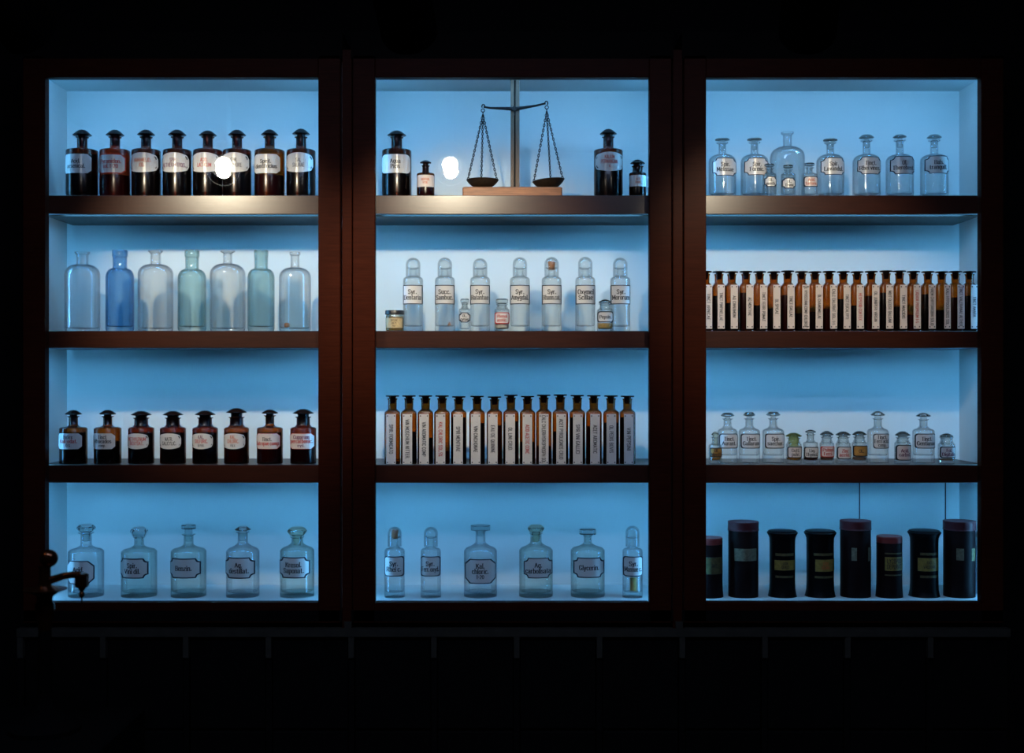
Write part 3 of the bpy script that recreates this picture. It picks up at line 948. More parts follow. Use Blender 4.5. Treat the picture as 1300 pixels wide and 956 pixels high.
for i, (cx, hw, gm, ysh, ynb, nhw, ytop, lhw, kind, lbl) in enumerate(plain_rows):
    o = [(hw * .985, 418), (hw, 416), (hw, ysh)]
    n = 8
    for k in range(1, n + 1):
        a = PI / 2 * k / n
        o.append((nhw + .8 + (hw - nhw - .8) * math.cos(a), ysh - (ysh - ynb) * math.sin(a)))
    o += [(nhw, ynb - 2)]
    if kind == 'flare':
        o += [(nhw, ytop + 4.2), (nhw + .6, ytop + 3), (lhw, ytop + 1.4), (lhw, ytop)]
    elif kind == 'collar':
        o += [(nhw, ytop + 8.6), (lhw, ytop + 8), (lhw, ytop + .8), (lhw - .6, ytop)]
    else:
        o += [(nhw, ytop + 4), (lhw, ytop + 3.4), (lhw, ytop + 1), (lhw - .4, ytop)]
    t, y, s, zf, P = bottle(1, cx, hw, o, gm, lbl, 'plain_bottle', 'bottle', 'empty bottles on the second left shelf', wall=0.0026, tb=0.009 if gm == 'grey' else 0.013)
    if i == 6:
        MB().lathe([(0, .0115), (.0055, .0115), (.0075, .015), (.0065, .021), (.003, .0235), (0, .0235)], 9, -0.020, -0.006).build('cork_crumb', M['cork'], t, flat=True)


# ---- clear bottles with white labels
def clear(row, cx, hw, ysh, ynb, nhw, ylip, lhw, stop, lb, lbl, grp, gm='clear', rounded=False, base=None, name='clear_bottle', stopm=None, contents=None, extra=0.0, tb=0.012):
    base = base or (248, 420, 589, 761)[row]
    return bottle(row, cx, hw, std_outer(hw, ysh, ynb, nhw, ylip, lhw, base, rounded), gm, lbl, name, 'bottle', grp, stop, stopm, lb, contents=contents, extra=extra, tb=tb)


def LB(x0, x1, y0, y1, shape, lines, **k):
    d = dict(x0=x0, x1=x1, y0=y0, y1=y1, shape=shape, lines=lines, bw=1.5, border='ink_blue')
    d.update(k)
    if d.get('face', 'label') in ('label', 'label_pink'):
        d['face'] = d.get('face', 'label') + '_clear'
    return d


GR = 'clear bottles on the bottom left shelf'
clear(3, 109.3, 22, 700, 693, 7, 676, 10, ('knob', 665, 675.4, 11.6, 7, 676), LB(87.6, 125, 709, 738.6, 'cham', ['Acid.', 'boric.'], c=.22, bw=1.3),
      'clear bottle labelled Acid. boric. behind the brass arm, bottom shelf of left case', GR)
clear(3, 176.6, 22.2, 700, 693, 6.2, 681, 8, ('knob', 668.5, 680.6, 11, 6, 681), LB(154.8, 192.8, 706, 731.2, 'oct', ['Spir.', 'Vini dil.'], c=.2),
      'clear bottle labelled Spir. Vini dil. with round knob stopper', GR, 'green')
clear(3, 239.4, 22.1, 699.5, 692, 6.2, 678, 8.6, ('disc', 666, 671.6, 9.2, 6.2, 678), LB(218.3, 258, 706, 731, 'oct', ['Benzin.'], c=.2),
      'clear bottle labelled Benzin in middle of bottom shelf, left case', GR, 'green')
clear(3, 308.2, 20.9, 699.5, 690, 6.4, 675, 8.4, ('mush', 667.3, 672.4, 10.3, 6.4, 675), LB(288, 326, 705, 731.5, 'oct', ['Aq.', 'destillat.'], c=.2),
      'clear bottle labelled Aq. destillat. with domed stopper', GR)
clear(3, 377.3, 21.6, 698.5, 690, 7.4, 681, 9, ('knob', 668.8, 680, 12.4, 7.4, 681), LB(356.5, 395.4, 704.5, 731, 'oct', ['Kresol.', 'Saponat.'], c=.2),
      'clear bottle labelled Kresol. Saponat. with yellowed stopper, rightmost on its shelf', GR, 'green', stopm='yellowish')

GR = 'clear bottles on the bottom middle shelf'
clear(3, 610, 21, 698.8, 689.5, 6.3, 673.6, 7.4, ('flat', 666.8, 672.8, 12.6, 6.3, 673.6), LB(591, 629.5, 707, 738, 'cham', ['Kal.', 'chloric.', ('1=20', 'ink', .8)], c=.2, bw=1.3, pitch=6.8),
      'clear bottle labelled Kal. chloric. with flat disc stopper', GR)
clear(3, 680.4, 21.4, 698.3, 689.5, 7.2, 676.5, 8.6, ('knob', 666, 675.8, 11, 7.2, 676.5), LB(665, 701.2, 705.3, 731, 'oct', ['Aq.', 'carbolisata'], c=.2, bw=1.3),
      'clear bottle labelled Aq. carbolisata with faceted knob stopper', GR, 'green', stopm='yellowish')
clear(3, 746.1, 21.6, 698.3, 690, 5, 679.4, 6, ('disc', 671.4, 678.8, 10.6, 5, 679.4), LB(727.5, 766, 705, 730.5, 'oct', ['Glycerin.'], c=.2, fs=5.6),
      'clear bottle labelled Glycerin with thin disc stopper', GR, 'green')

# ---- tall cylindrical syrup bottles under dome caps
def syrup(row, cx, hw, ytop, ydome, ylip, ysh, lb, lbl, grp, cork=None, chip=None, dhw=9.2):
    base = (248, 420, 589, 761)[row]
    nhw = 4.8
    o = [(hw * .985, base - .4), (hw, base - 2), (hw, ysh + 5)]
    for k in range(1, 6):
        a = PI / 2 * k / 5
        o.append((dhw * .86 + (hw - dhw * .86) * math.cos(a), ysh + 5 - 4.6 * math.sin(a)))
    o += [(nhw + 1.4, ysh - .6), (nhw, ysh - 3), (nhw, ylip + 2), (7.2, ylip + 1.1), (7.2, ylip)]
    t, y, s, zf, P = bottle(row, cx, hw, o, 'clear', lbl, 'syrup_bottle', 'bottle', grp, None, None, lb, tb=0.014, wall=0.002)
    prof = [P(dhw, ydome)]
    r = dhw
    prof.append(P(dhw, ytop + r * .92))
    for k in range(1, 9):
        a = PI / 2 * k / 8
        prof.append(P(r * math.cos(a) if k < 8 else 0, ytop + r * .92 * (1 - math.sin(a))))
    inn = [(max(q[0] - 0.0022, 0), q[1] - (0.0022 if i > 1 else 0)) for i, q in enumerate(prof)]
    MB().lathe(prof + inn[::-1], 32, closed=True).build('dome_cap', M['clear'], t, sharp=50)
    if cork:
        a, b, h = cork
        MB().lathe([(0, P(0, b)[1]), P(h * .82, b), P(h * .9, (a + b) / 2 + 1), P(h, a + 1.4), P(h * .9, a), (0, P(0, a)[1])], 18).build('cork', M['cork'], t, sharp=50)
    if chip == 'crumb':
        MB().lathe([(0, .016), (.005, .016), (.003, .022), (0, .027)], 7, 0.012, -0.004).build('cork_crumb', M['cork'], t, flat=True)
    elif chip == 'stub':
        MB().lathe([(0, .016), (.0085, .016), (.009, .05), (0, .05)], 16, 0.002, 0.0).build('cork_stub', M['powder_y'], t)
    return t


GR = 'dome capped syrup bottles on the second middle shelf'
for cx, ytop, ls, x0, x1 in ((524.5, 327.3, ['Syr.', 'Dentaria'], 512.2, 537.2), (564.8, 327, ['Succ.', 'Sambuc.'], 552.4, 577.5), (609.5, 328, ['Syr.', 'Ratanhae'], 597, 622.2),
                             (660, 326.6, ['Syr.', 'Amygdal.'], 647.6, 672.6), (700.3, 326.4, ['Syr.', 'Rhamn.cat.'], 688, 713), (743, 326.2, ['Oxymel', 'Scillae'], 730.6, 755.6), (787.4, 327.3, ['Syr.', 'Mororum'], 774.8, 800.2)):
    syrup(1, cx, 12.7, ytop, 350.8, 339.6, 351, LB(x0, x1, 362.6, 386.9, 'rect', ls, border='ink', bw=1.1, fs=5.4, pitch=7.2),
          'tall clear bottle with glass dome cap labelled %s%s' % (' '.join(ls).strip('.'), ', red cork inside the dome' if 'Rhamn' in ls[1] else ''), GR,
          cork=(332, 342.5, 5) if 'Rhamn' in ls[1] else None, chip='crumb' if 'Samb' in ls[1] else None)
GR = 'dome capped syrup bottles on the bottom middle shelf'
for cx, ytop, ls, x0, x1, ck, ch in ((501, 668.7, ['Syr.', 'Rhei c.'], 488.5, 513.4, (672.5, 684, 4.8), None), (547, 668.9, ['Syr.', 'Ferr. oxyd.'], 534.6, 559.6, None, None),
                                     (803, 667.5, ['Syr.', 'Mannae c.'], 790.4, 815.6, None, 'stub')):
    syrup(3, cx, 12.8, ytop, 693.5, 681, 695, LB(x0, x1, 704.8, 730, 'round', ls, c=.12, border='ink_blue', bw=1.2, fs=5.4, pitch=7),
          'tall dome capped bottle labelled %s, bottom shelf of middle case' % ' '.join(ls).strip('.'), GR, cork=ck, chip=ch, dhw=8.8)

# ---- small things in front on the middle case's second shelf
GR = 'small jars on the second middle shelf'
y, s, zf = place(1, 11.4, -0.012)
t = thing('small_jar', 'small squat jar with black lid and beige paper label, far left of its shelf', 'jar', (X(501, y), y, zf), GR)


def P_(h, py, y=y, s=s, zf=zf):
    return (h * s, max(Z(py, y) - zf, 0))


MB().lathe([(0, 0), P_(11, 421), P_(11.3, 418), P_(11.3, 402), P_(10.4, 400), P_(10.4, 398)], 32).build('body', M['yellowish'], t)
MB().lathe([(0, .002), P_(10.6, 419), P_(10.6, 403), (0, P_(0, 403)[1])], 32).build('contents', M['powder_y'], t)
MB().lathe([(0, P_(0, 394.2)[1]), P_(11.6, 394.2), P_(12, 394.8), P_(12, 399.2), P_(11.4, 399.6), (0, P_(0, 399.6)[1])][::-1], 32).build('lid', M['lid_black'], t)
make_label(t, s, 501, 11.3, lambda py: Z(py, y) - zf, LB(491, 511.5, 404, 417, 'rect', [('SACCHAR', 'ink', .8), ('LACTIS', 'ink', .8), ('PULV', 'ink', .7)], face='label_kraft', border='ink_faded', bw=.4, fs=2.9, pitch=3.6, style='sans'))

clear(1, 590, 7.3, 393.5, 391, 3.9, 385, 5, ('disc', 379.5, 384.4, 5.5, 3.9, 385), LB(582, 597.6, 397, 409.7, 'oct', ['OL.', 'cynae'], c=.22, bw=1.15, fs=3.3, pitch=4.4), 'tiny clear stoppered bottle with notched white label, beside Succ. Sambuc.', GR, name='small_bottle', extra=-0.006, tb=.006)
clear(1, 637.3, 9.6, 394, 391, 6.3, 386, 7.6, ('disc', 379.6, 385.4, 7.8, 6.3, 386), LB(628.4, 646.4, 397, 411.5, 'round', ['Phenol', 'acetic.'], c=.14, bw=1.15, border='ink_red', col='ink_red', fs=3.6, pitch=4.9), 'small clear bottle with red bordered label, holding white powder', GR, name='small_bottle', contents=('powder_w', 411), extra=-0.006, tb=.006)
clear(1, 768.2, 10.5, 394.5, 391, 6.8, 385.5, 8.4, ('mush', 380, 384, 8.6, 6.8, 385.5), LB(758.4, 778, 395.8, 409.6, 'round', ['Pepsin.'], c=.2, bw=1.15, border='ink', fs=4), 'small clear bottle labelled Pepsin with yellow powder', GR, name='small_bottle', contents=('powder_y', 410.5), extra=-0.006, tb=.006)

# ---- right case, top shelf
GR = 'clear bottles on the top right shelf'
for cx, ysh, yt, yb, shw, ylip, ls, x0, x1, y0, y1, what, faded in (
        (917, 206, 176.3, 178.8, 9.3, 181.3, ['Spir.', 'Melissae'], 903, 934, 203, 225.6, 'leftmost', 0), (957.8, 206, 176, 178.6, 9.3, 181, ['Spir.', 'Formic.'], 943.2, 973, 203, 225, 'second labelled', 0),
        (1054, 206, 176.8, 179.6, 9, 181.4, ['Spir.', 'Lavandul.'], 1039.6, 1070, 202.6, 224.6, 'third labelled', 0), (1100, 206, 171.2, 174.8, 9.6, 178.6, ['Tinct.', 'Rhei vinos.'], 1085.8, 1116, 201.6, 223.8, 'fourth labelled', 0),
        (1142.3, 205, 171, 174, 8.6, 178.2, ['Ol.', 'Therebent.'], 1127.4, 1158.8, 201, 223.6, 'fifth labelled', 1), (1186, 204, 171, 174.6, 9.4, 178.4, ['Bals.', 'tranquill.'], 1171, 1202, 200.4, 222.9, 'rightmost', 0)):
    clear(0, cx, 17.3, ysh, 196.5, 4.9, ylip, 7.5, ('disc' if yt > 175 else 'cone', yt, yb, shw, 4.9, ylip), LB(x0, x1, y0, y1, 'oct', ls, c=.2, bw=1.0, fs=4.8, pitch=6.2, col='ink_faded' if faded else 'ink'),
          '%s clear bottle of top shelf in right case, label %s' % (what, ' '.join(ls).strip('.')), GR, rounded=True)
t = bottle(0, 999.6, 21.9, [(21.6, 249), (21.9, 247), (21.9, 200)] + [(6.4 + 15.5 * math.cos(PI / 2 * k / 7), 200 - 13.6 * math.sin(PI / 2 * k / 7)) for k in range(1, 8)] + [(5.6, 184.6), (5.6, 171.5), (8, 170), (8, 168)],
           'clear', 'large unlabelled colourless bottle with flared lip behind small bottles, right case top shelf', 'plain_bottle', 'bottle', GR, extra=0.045)
GR = 'three tiny bottles on the top right shelf'
for cx, yt, x0, x1, y0, y1, ls, lbl, col in ((976.8, 208.3, 969.6, 985, 225, 238.5, ['OL.', 'menth.'], 'tiny clear stoppered bottle, left of three, in front of Spir. Formic.', 'ink'),
                                             (1000.6, 209.8, 992, 1008.4, 227, 240.6, ['OL.', 'Thymi'], 'tiny clear stoppered bottle, middle of three, before the large unlabelled bottle', 'ink'),
                                             (1027.6, 207.2, 1019.2, 1037.2, 225, 238.6, ['Acid.', 'Tartaric.'], 'tiny clear stoppered bottle with red lettering, right of three', 'ink_orange')):
    hw = (x1 - x0) / 2 + .9
    clear(0, cx, hw, 222.5, 219.5, 4.2, yt + 5.4, 5.6, ('disc', yt, yt + 3.4, 6.4, 4.2, yt + 5.4), LB(x0, x1, y0, y1, 'round' if col == 'ink_orange' else 'oct', ls, c=.2, bw=1.15, fs=3.4, pitch=4.5, col=col, face='label_pink' if col == 'ink_orange' else 'label'), lbl, GR, name='small_bottle', extra=-0.014, tb=.007)

# ---- right case, third shelf
GR = 'tall clear bottles on the third right shelf'
for cx, hw, yt, yb, shw, ylip, ls, x0, x1, kind in (
        (923.6, 12.6, 523.7, 527.4, 8.8, 531.2, ['Tinct.', 'Aurant.'], 912.2, 935.6, 'cone'), (951.2, 13.4, 522.6, 526.8, 7.8, 531, ['Tinct.', 'Gallarum'], 939.4, 964.6, 'cone'), (981.6, 13.7, 522.4, 526.6, 9.2, 530.8, ['Spir.', 'saechar.'], 970, 995.2, 'cone'),
        (1114.4, 13.4, 521.8, 526.8, 9.2, 531, ['Tinct.', 'Ferri acid.', ('comp.', 'ink', .8)], 1105.6, 1127.6, 'mush'), (1172.3, 13.7, 524, 528.2, 9.4, 532, ['Tinct.', 'Gentianae'], 1159.7, 1185.4, 'mush')):
    clear(2, cx, hw, 547.6, 542, 5, ylip, 6.8, (kind, yt, yb, shw, 5, ylip), LB(x0, x1, 550, 568.8, 'round', ls, c=.16, bw=1.15, border='ink', fs=4.5, pitch=5.7 if len(ls) < 3 else 5),
          'taller clear bottle labelled %s on third shelf of right case' % ' '.join(l if isinstance(l, str) else l[0] for l in ls).strip('.'), GR, extra=0.022, tb=.020, name='clear_bottle')
GR = 'small bottles on the third right shelf'
small = [
    # cx hw yt yb shw nhw ylip ysh label x0 x1 y0 y1 face border col lines contents stopm gm text
    (908, 8.3, 548, 551.8, 5, 4, 554.5, 566, 900.6, 915.6, 568, 580, 'label_brown', 'ink', 'ink', ['OL', 'Menth'], ('liq_amber', 580.5), 'yellowish', 'clear', 'smallest bottle at left end with golden stopper and amber oil'),
    (1007.6, 9.9, 549.2, 553.6, 10.6, 7.2, 555.6, 564.5, 998.8, 1017, 566.5, 581, 'label_pink', 'ink', 'ink_faded', ['Gutt.', 'pulv.'], ('liq_amber', 580.6), 'citrine', 'clear', 'small bottle with yellow green mushroom stopper'),
    (1029, 9.5, 545.3, 548.4, 7, 4.6, 551, 563, 1020.2, 1037.8, 567, 581, 'label', 'ink', 'ink', ['Liq.', 'Thymol.'], ('liq_darkred', 580.8), None, 'clear', 'small narrow necked bottle labelled Liq. Thymol with dark red liquid'),
    (1049.6, 9.3, 547, 551.8, 8.8, 6.4, 554.4, 563.5, 1041, 1058, 566.2, 580, 'label_pink', 'ink_red', 'ink_red', ['Pulmol', 'Ferri.'], ('powder_b', 579.6), None, 'clear', 'small bottle with pink red lettered label and brown powder'),
    (1070.4, 9.5, 547.6, 552, 9.8, 6.8, 554.6, 563.5, 1061.8, 1079.6, 566.3, 582.5, 'label', 'ink', 'ink_red', ['Zinc', 'acetic.'], None, None, 'clear', 'small bottle labelled Zinc acetic in red'),
    (1091, 9.6, 547, 551.6, 9.2, 6.6, 554.4, 563, 1082, 1100.2, 565.2, 579, 'label_brown', 'ink', 'ink', ['OL.'], ('powder_b', 580), None, 'clear', 'small bottle with brown stained label'),
    (1145.9, 10.2, 547.4, 552.4, 9.8, 7.2, 555, 563, 1136.4, 1155.6, 564.4, 584, 'label_pink', 'ink', 'ink_purple', ['Acid.', 'carbol.'], ('liq_purple', 567), None, 'clear', 'small bottle of dark violet liquid with rounded pink label'),
    (1201.5, 10.4, 550, 554, 8.6, 7.4, 555, 564.5, 1192, 1211.4, 566.5, 581, 'label', 'ink', 'ink_purple', ['Fol.', 'Digitalis'], ('powder_b', 584), None, 'clear', 'small wide necked bottle at right end with purple lettering'),
]
for cx, hw, yt, yb, shw, nhw, ylip, ysh, x0, x1, y0, y1, face, bor, col, ls, cont, stm, gm, lbl in small:
    clear(2, cx, hw, ysh, ysh - 3.2, nhw, ylip, nhw + 1.4, ('mush', yt, yb, shw, nhw, ylip), LB(x0, x1, y0, y1, 'round', ls, c=.14, bw=1.15, border=bor, face=face, col=col, fs=3.9, pitch=5),
          lbl + ', third shelf of right case', GR, gm, name='small_bottle', stopm=stm, contents=cont, extra=-0.012, tb=.009)


# ---- narrow square amber bottles with vertical labels
def square_outer(hw, ysh, nhw, ylip, lhw, base):
    N = 5.0
    return [(hw * .985, base - .3, N), (hw, base - 1.6, N), (hw, ysh + 3.4, N), (hw * .95, ysh + 1.2, 4.4), (hw * .80, ysh - .1, 3.4), (nhw + 1.6, ysh - .9, 2.4), (nhw, ysh - 2.6),
            (nhw * 1.04, ylip + 3), (lhw, ylip + .8), (lhw, ylip)]


tall2 = [
    (498.2, 62, 497.4, 'SPIR. FORMICATO', .58, 'ink'), (519.2, 62, 518, 'VIN MOSCHIUM NITTER.', .78, 'ink'), (540.2, 62, 539, 'VIN AROMATIC COMP', .68, 'ink'), (561.2, 62, 559.8, 'KAL CHLORIC SOL.5%', .68, 'ink_red'),
    (582.4, 70, 582, 'SPIR MENTHAE', .5, 'ink'), (605.7, 66, 604.2, 'VIN CINCHONAE', .52, 'ink'), (627.8, 72, 625.8, 'EAU DE QUININE', .55, 'ink'), (648.6, 55, 647.8, 'OL LINI CRUD.', .46, 'ink'),
    (669.7, 67, 669.4, 'ACID ACETIC CONC', .58, 'ink_red'), (690.3, 55, 690, 'CALC CHLORHYDROPHOSPH SOL', .95, 'ink'), (711.3, 52, 712, 'ACET PYROLIGNOS CRUD', .8, 'ink'), (732.8, 58, 733, 'SPIR VINI GALLICI', .58, 'ink'),
    (753.8, 60, 754.8, 'ACET AROMATIC', .56, 'ink'), (775.6, 62, 775.3, 'OL PEDIS BOVIS', .54, 'ink'), (796.5, 65, 797.3, 'VIN PEPSINI', .45, 'ink')]
levels = [585, 548, 556, 572, 530, 537, 540, 535, 561, 566, 548, 530, 541, 537, 530]
for i, (cx, sy, lcx, tx, ln, col) in enumerate(tall2):
    yt = 495 + sy / 7.647 - 1.2
    bottle(2, cx, 9.9, square_outer(9.9, 521.6, 5.4, yt + 3.6, 6.4, 589), 'amber2',
           'narrow amber bottle labelled %s, %s from left, middle case third shelf' % (tx.strip('.'), ORD[i]), 'square_bottle', 'bottle', 'narrow amber bottles on the third middle shelf',
           ('flat', yt, yt + 1.7, 8.8, 5.0, yt + 3.4), 'stop_dark',
           dict(x0=lcx - 6, x1=lcx + 6, y0=525.4, y1=588.8, shape='rect', face='label', border='label', bw=0.0, lines=[tx], vertical=True, fs=4.6, len=ln, style='sans', col=col),
           contents=('liq_black' if i % 3 else 'liq_red', levels[i]), flat_label=True, single=True, wall=0.0016)

tall3 = [
    (895.5, 898.2, 'TINCT ARNICAE', .6, 'ink'), (912.7, 914.1, 'TINCT PIMPINELLAE', .64, 'ink'), (929, 930.7, 'AQ CINNAMONI', .5, 'ink'), (946.9, 950.3, 'AQ MENTHAE', .42, 'ink'), (964.2, 967.8, 'TINCT FERRI POMAT', .66, 'ink'),
    (982.3, 984.4, 'OL SPICAE', .34, 'ink'), (999.9, 1002.3, 'TINCT GALLAE', .48, 'ink'), (1017.6, 1021, 'OL HYOSCIAMI COMP CHLOROF', .95, 'ink'), (1034.5, 1038, 'OL CHAMOMILLAE', .56, 'ink'), (1052.5, 1056.2, 'CALC CHLORAT SOL. 1=1', .8, 'ink'),
    (1070.6, 1073.2, 'TINCT EUCALYPTI', .56, 'ink'), (1088, 1089.8, 'HESPERID CORTEX', .62, 'ink_red'), (1106, 1109.2, 'OL JUNIPERI VIRGIN', .68, 'ink'), (1124.8, 1127, 'MIXT OLEOSO BALSAM', .72, 'ink'), (1141.9, 1144.4, 'TINCT MACIDIS', .54, 'ink'),
    (1159.5, 1161.6, 'LIQUOR PROPRIUM 1=5', .74, 'ink_red'), (1178, 1180.5, 'HAEM CHRYSAROBIN SOLID', .86, 'ink'), (1195.5, 1200.3, 'KALI HYPOCHLOROS SOL', .82, 'ink'), (1213, 1217, 'TINCT VALERIANAE AETHER', .88, 'ink'), (1230.8, 1233.9, 'TINCT AMARA', .46, 'ink')]
levels3 = [380, 376, 385, 372, 388, 392, 375, 398, 396, 392, 380, 388, 376, 372, 390, 400, 374, 394, 378, 376]
for i, (cx, lcx, tx, ln, col) in enumerate(tall3):
    yt = 344.4 + (-0.6 if i in (6, 13, 14) else 0.2 * (i % 3))
    bottle(1, cx, 8.5, square_outer(8.5, 361.6, 5.0, yt + 3.4, 6.0, 419), 'amber2',
           'narrow amber bottle labelled %s, %s from left, right case second shelf' % (tx.strip('.'), ORD[i]), 'square_bottle', 'bottle', 'narrow amber bottles on the second right shelf',
           ('flat', yt, yt + 1.7, 8.3, 4.6, yt + 3.2), 'stop_dark',
           dict(x0=lcx - 4.5, x1=min(lcx + 4.5, cx + 8.4), y0=362.2, y1=417.6, shape='rect', face='label_pink', border='label_pink', bw=0.0, lines=[tx], vertical=True, fs=3.6, len=ln, style='sans', col=col),
           contents=('liq_black' if i % 3 else 'liq_red', levels3[i]), flat_label=True, single=True, wall=0.0014)


# ------------------------------------------------------------------ canisters, bottom shelf of the right case
def canister(cx, kind, hw, yt, lbl, lb, lidm='tin_lid', name='tin_canister'):
    y, s, zf = place(3, hw)
    t = thing(name, lbl, 'canister', (X(cx, y), y, zf), 'dark canisters on the bottom right shelf')

    def P(h, py):
        return (h * s, max(Z(py, y) - zf, 0.0))
    if kind == 'tall':
        MB().lathe([(0, 0), P(hw - .6, 762), P(hw, 761), P(hw, yt + 11), P(hw - .4, yt + 10), (0, P(0, yt + 10)[1])], 44).build('body', M['tin'], t)
        MB().lathe([(0, P(0, yt + 12)[1]), P(hw + .1, yt + 11.4), P(hw + .9, yt + 11.2), P(hw + .9, yt + 10.4), P(hw + .5, yt + 10), P(hw + .5, yt + 1.4), P(hw + .7, yt + .8), P(hw + .2, yt + .1), P(hw - 1.4, yt), (0, P(0, yt + .6)[1])], 44).build('lid', M[lidm], t, sharp=30)
    elif kind == 'short':
        MB().lathe([(0, 0), P(hw + .9, 762), P(hw + 1.1, 759), P(hw + .4, 748), P(hw, 735), P(hw, yt + 9), P(hw - .3, yt + 8.4), (0, P(0, yt + 8.4)[1])], 44).build('body', M['tin'], t)
        MB().lathe([(0, P(0, yt + 9)[1]), P(hw - .1, yt + 8.2), P(hw + .1, yt + 8), P(hw + .1, yt + 1.2), P(hw - .6, yt), (0, P(0, yt)[1])], 44).build('lid', M[lidm], t, sharp=30)
    else:
        b = hw - 3.4
        MB().lathe([(0, 0), P(hw - 2, 762.4), P(hw - 1, 761), P(hw - 1.6, 755), P(b + .4, 748), P(b, 738), P(b, yt + 17), P(b + .3, yt + 10), P(b + 1.6, yt + 6.5), P(hw - .4, yt + 4.2), P(hw, yt + 3), P(hw - .8, yt + 1.8), (0, P(0, yt + 1.8)[1])], 44).build('body', M['turned'], t, sharp=40)
        MB().lathe([(0, P(0, yt + 1.8)[1]), P(hw - 1.6, yt + 1.7), P(hw - 1.8, yt + .6), P(hw - 4, yt), (0, P(0, yt - .3)[1])], 44).build('lid', M['turned'], t, sharp=40)
        hw = b
    for q in (lb or []):
        make_label(t, s, cx, hw, lambda py: Z(py, y) - zf, q)
    return t


canister(900.5, 'short', 16.6, 682, 'short dark tin with red brown lid, leftmost, half behind the case frame', [LB(893, 916, 705, 727, 'rect', [('RHIZ.', 'ink', 1)], face='label_dim', border='ink', bw=.6, fs=4, style='sans')], 'tin_red')
canister(943.6, 'tall', 18.9, 661.6, 'tall maroon lidded tin, second from left, with brown sheen', [LB(930, 958, 694, 710, 'rect', [], face='label_torn', border='tin', bw=.3)])
canister(993.2, 'flare', 19.4, 673, 'black turned canister with flared rim, third from left',
         [LB(981, 1007, 709, 722, 'rect', ['LIGN.', 'QUASS.'], face='label_gold', border='ink', bw=.3, fs=3.6, pitch=4.8, style='sans'),
          LB(982, 1005, 700.4, 704, 'rect', [], face='label_dim', border='ink', bw=.2), LB(982, 1005, 728.5, 731.5, 'rect', [], face='label_dim', border='ink', bw=.2)], name='turned_canister')
canister(1041.2, 'flare', 20.4, 673, 'black turned canister with flared rim, fourth from left beside the tallest tin',
         [LB(1031.5, 1057.5, 708, 723.5, 'rect', ['LICH.', 'ISLAND.'], face='label_gold', border='ink', bw=.3, fs=3.8, pitch=5.2, style='sans', col='ink_orange'),
          LB(1030, 1055, 700.2, 703.6, 'rect', [], face='label_dim', border='ink', bw=.2), LB(1031, 1055, 728.8, 731.8, 'rect', [], face='label_dim', border='ink', bw=.2)], name='turned_canister')
canister(1086, 'tall', 19, 660.4, 'tallest maroon lidded tin with torn pale label, beside the short gilt labelled tin',
         [LB(1076.5, 1083, 693, 709.5, 'rect', [], face='label_torn', border='tin', bw=.2), LB(1097.2, 1104.4, 693, 710.5, 'rect', [], face='label_torn', border='tin', bw=.2)])
canister(1128.9, 'short', 15.9, 680, 'short dark tin with red lid and two line gilt label',
         [LB(1119.5, 1143, 705, 722.5, 'rect', ['LYCOPOD', 'DEPURAT'], face='label_gold', border='ink', bw=.3, fs=5.4, pitch=7, style='sans'),
          LB(1119.5, 1143, 699.8, 701.6, 'rect', [], face='label_dim', border='ink', bw=.1), LB(1119.5, 1143, 727, 728.8, 'rect', [], face='label_dim', border='ink', bw=.1)], 'tin_red')
canister(1173.3, 'flare', 20.7, 672.6, 'black turned canister with flared rim and bright gilt label, second from right',
         [LB(1161, 1188, 706, 723, 'rect', ['RAD.', 'VALERIAN'], face='label_gold', border='ink', bw=.3, fs=4, pitch=5.4, style='sans'),
          LB(1163.5, 1187.5, 699.5, 703, 'rect', [], face='label_dim', border='ink', bw=.2), LB(1163.5, 1187.5, 728, 731.4, 'rect', [], face='label_dim', border='ink', bw=.2)], name='turned_canister')
canister(1217.8, 'tall', 19.5, 660.8, 'tall maroon lidded tin at the right end of the shelf', [LB(1208, 1217, 693.8, 709, 'rect', [], face='label_torn', border='tin', bw=.2), LB(1227, 1233, 694, 710, 'rect', [], face='label_dim', border='tin', bw=.2)])

# ------------------------------------------------------------------ hanging balance, top shelf of the middle case
yb_ = 0.135
sb = sc_at(yb_)
bal = thing('balance_scale', 'old wooden balance with two dark pans hanging on chains', 'scale', (X(653.5, yb_), yb_, FLOORZ[0]))


def BP(px, py, dy=0.0):
    return ((px - 653.5) * sb, dy, Z(py, yb_) - FLOORZ[0])


zf_top = Z_TOP_IN - FLOORZ[0] - 0.001
x0, x1 = (588 - 653.5) * sb, (713 - 653.5) * sb
MB().bevel_box(x0, x1, -0.045, 0.045, 0.0, BP(0, 240.2)[2], 0.003).build('base_board', M['oak'], bal, sharp=30)
zb0 = BP(0, 240.2)[2] + 0.0002
MB().bevel_box((648.2 - 653.5) * sb, (652.6 - 653.5) * sb, 0.004, 0.022, zb0, zf_top, 0.001).build('upright', M['oak_v'], bal, sharp=30)
MB().bevel_box((654.6 - 653.5) * sb, (659.6 - 653.5) * sb, 0.004, 0.022, zb0, zf_top, 0.001).build('upright', M['oak_v'], bal, sharp=30)
MB().box((652.4 - 653.5) * sb, (654.8 - 653.5) * sb, 0.009, 0.020, zb0, zf_top).build('upright_core', M['turned'], bal, flat=True)
mb = MB()
mb.tube([BP(614, 135.6), BP(622, 137.0), BP(640, 137.6), BP(653, 138.2), BP(664, 136.8), BP(680, 134.2), BP(692.5, 131.2)], [.0026, .003, .0042, .0058, .0042, .003, .0026], 8)
mb.tube([BP(653, 138.2, .008), BP(653, 138.2, -.008)], .006, 10)
mb.tube([BP(653.2, 138), BP(653.2, 146)], [.003, .0012], 6)
mb.build('beam', M['iron'], bal)
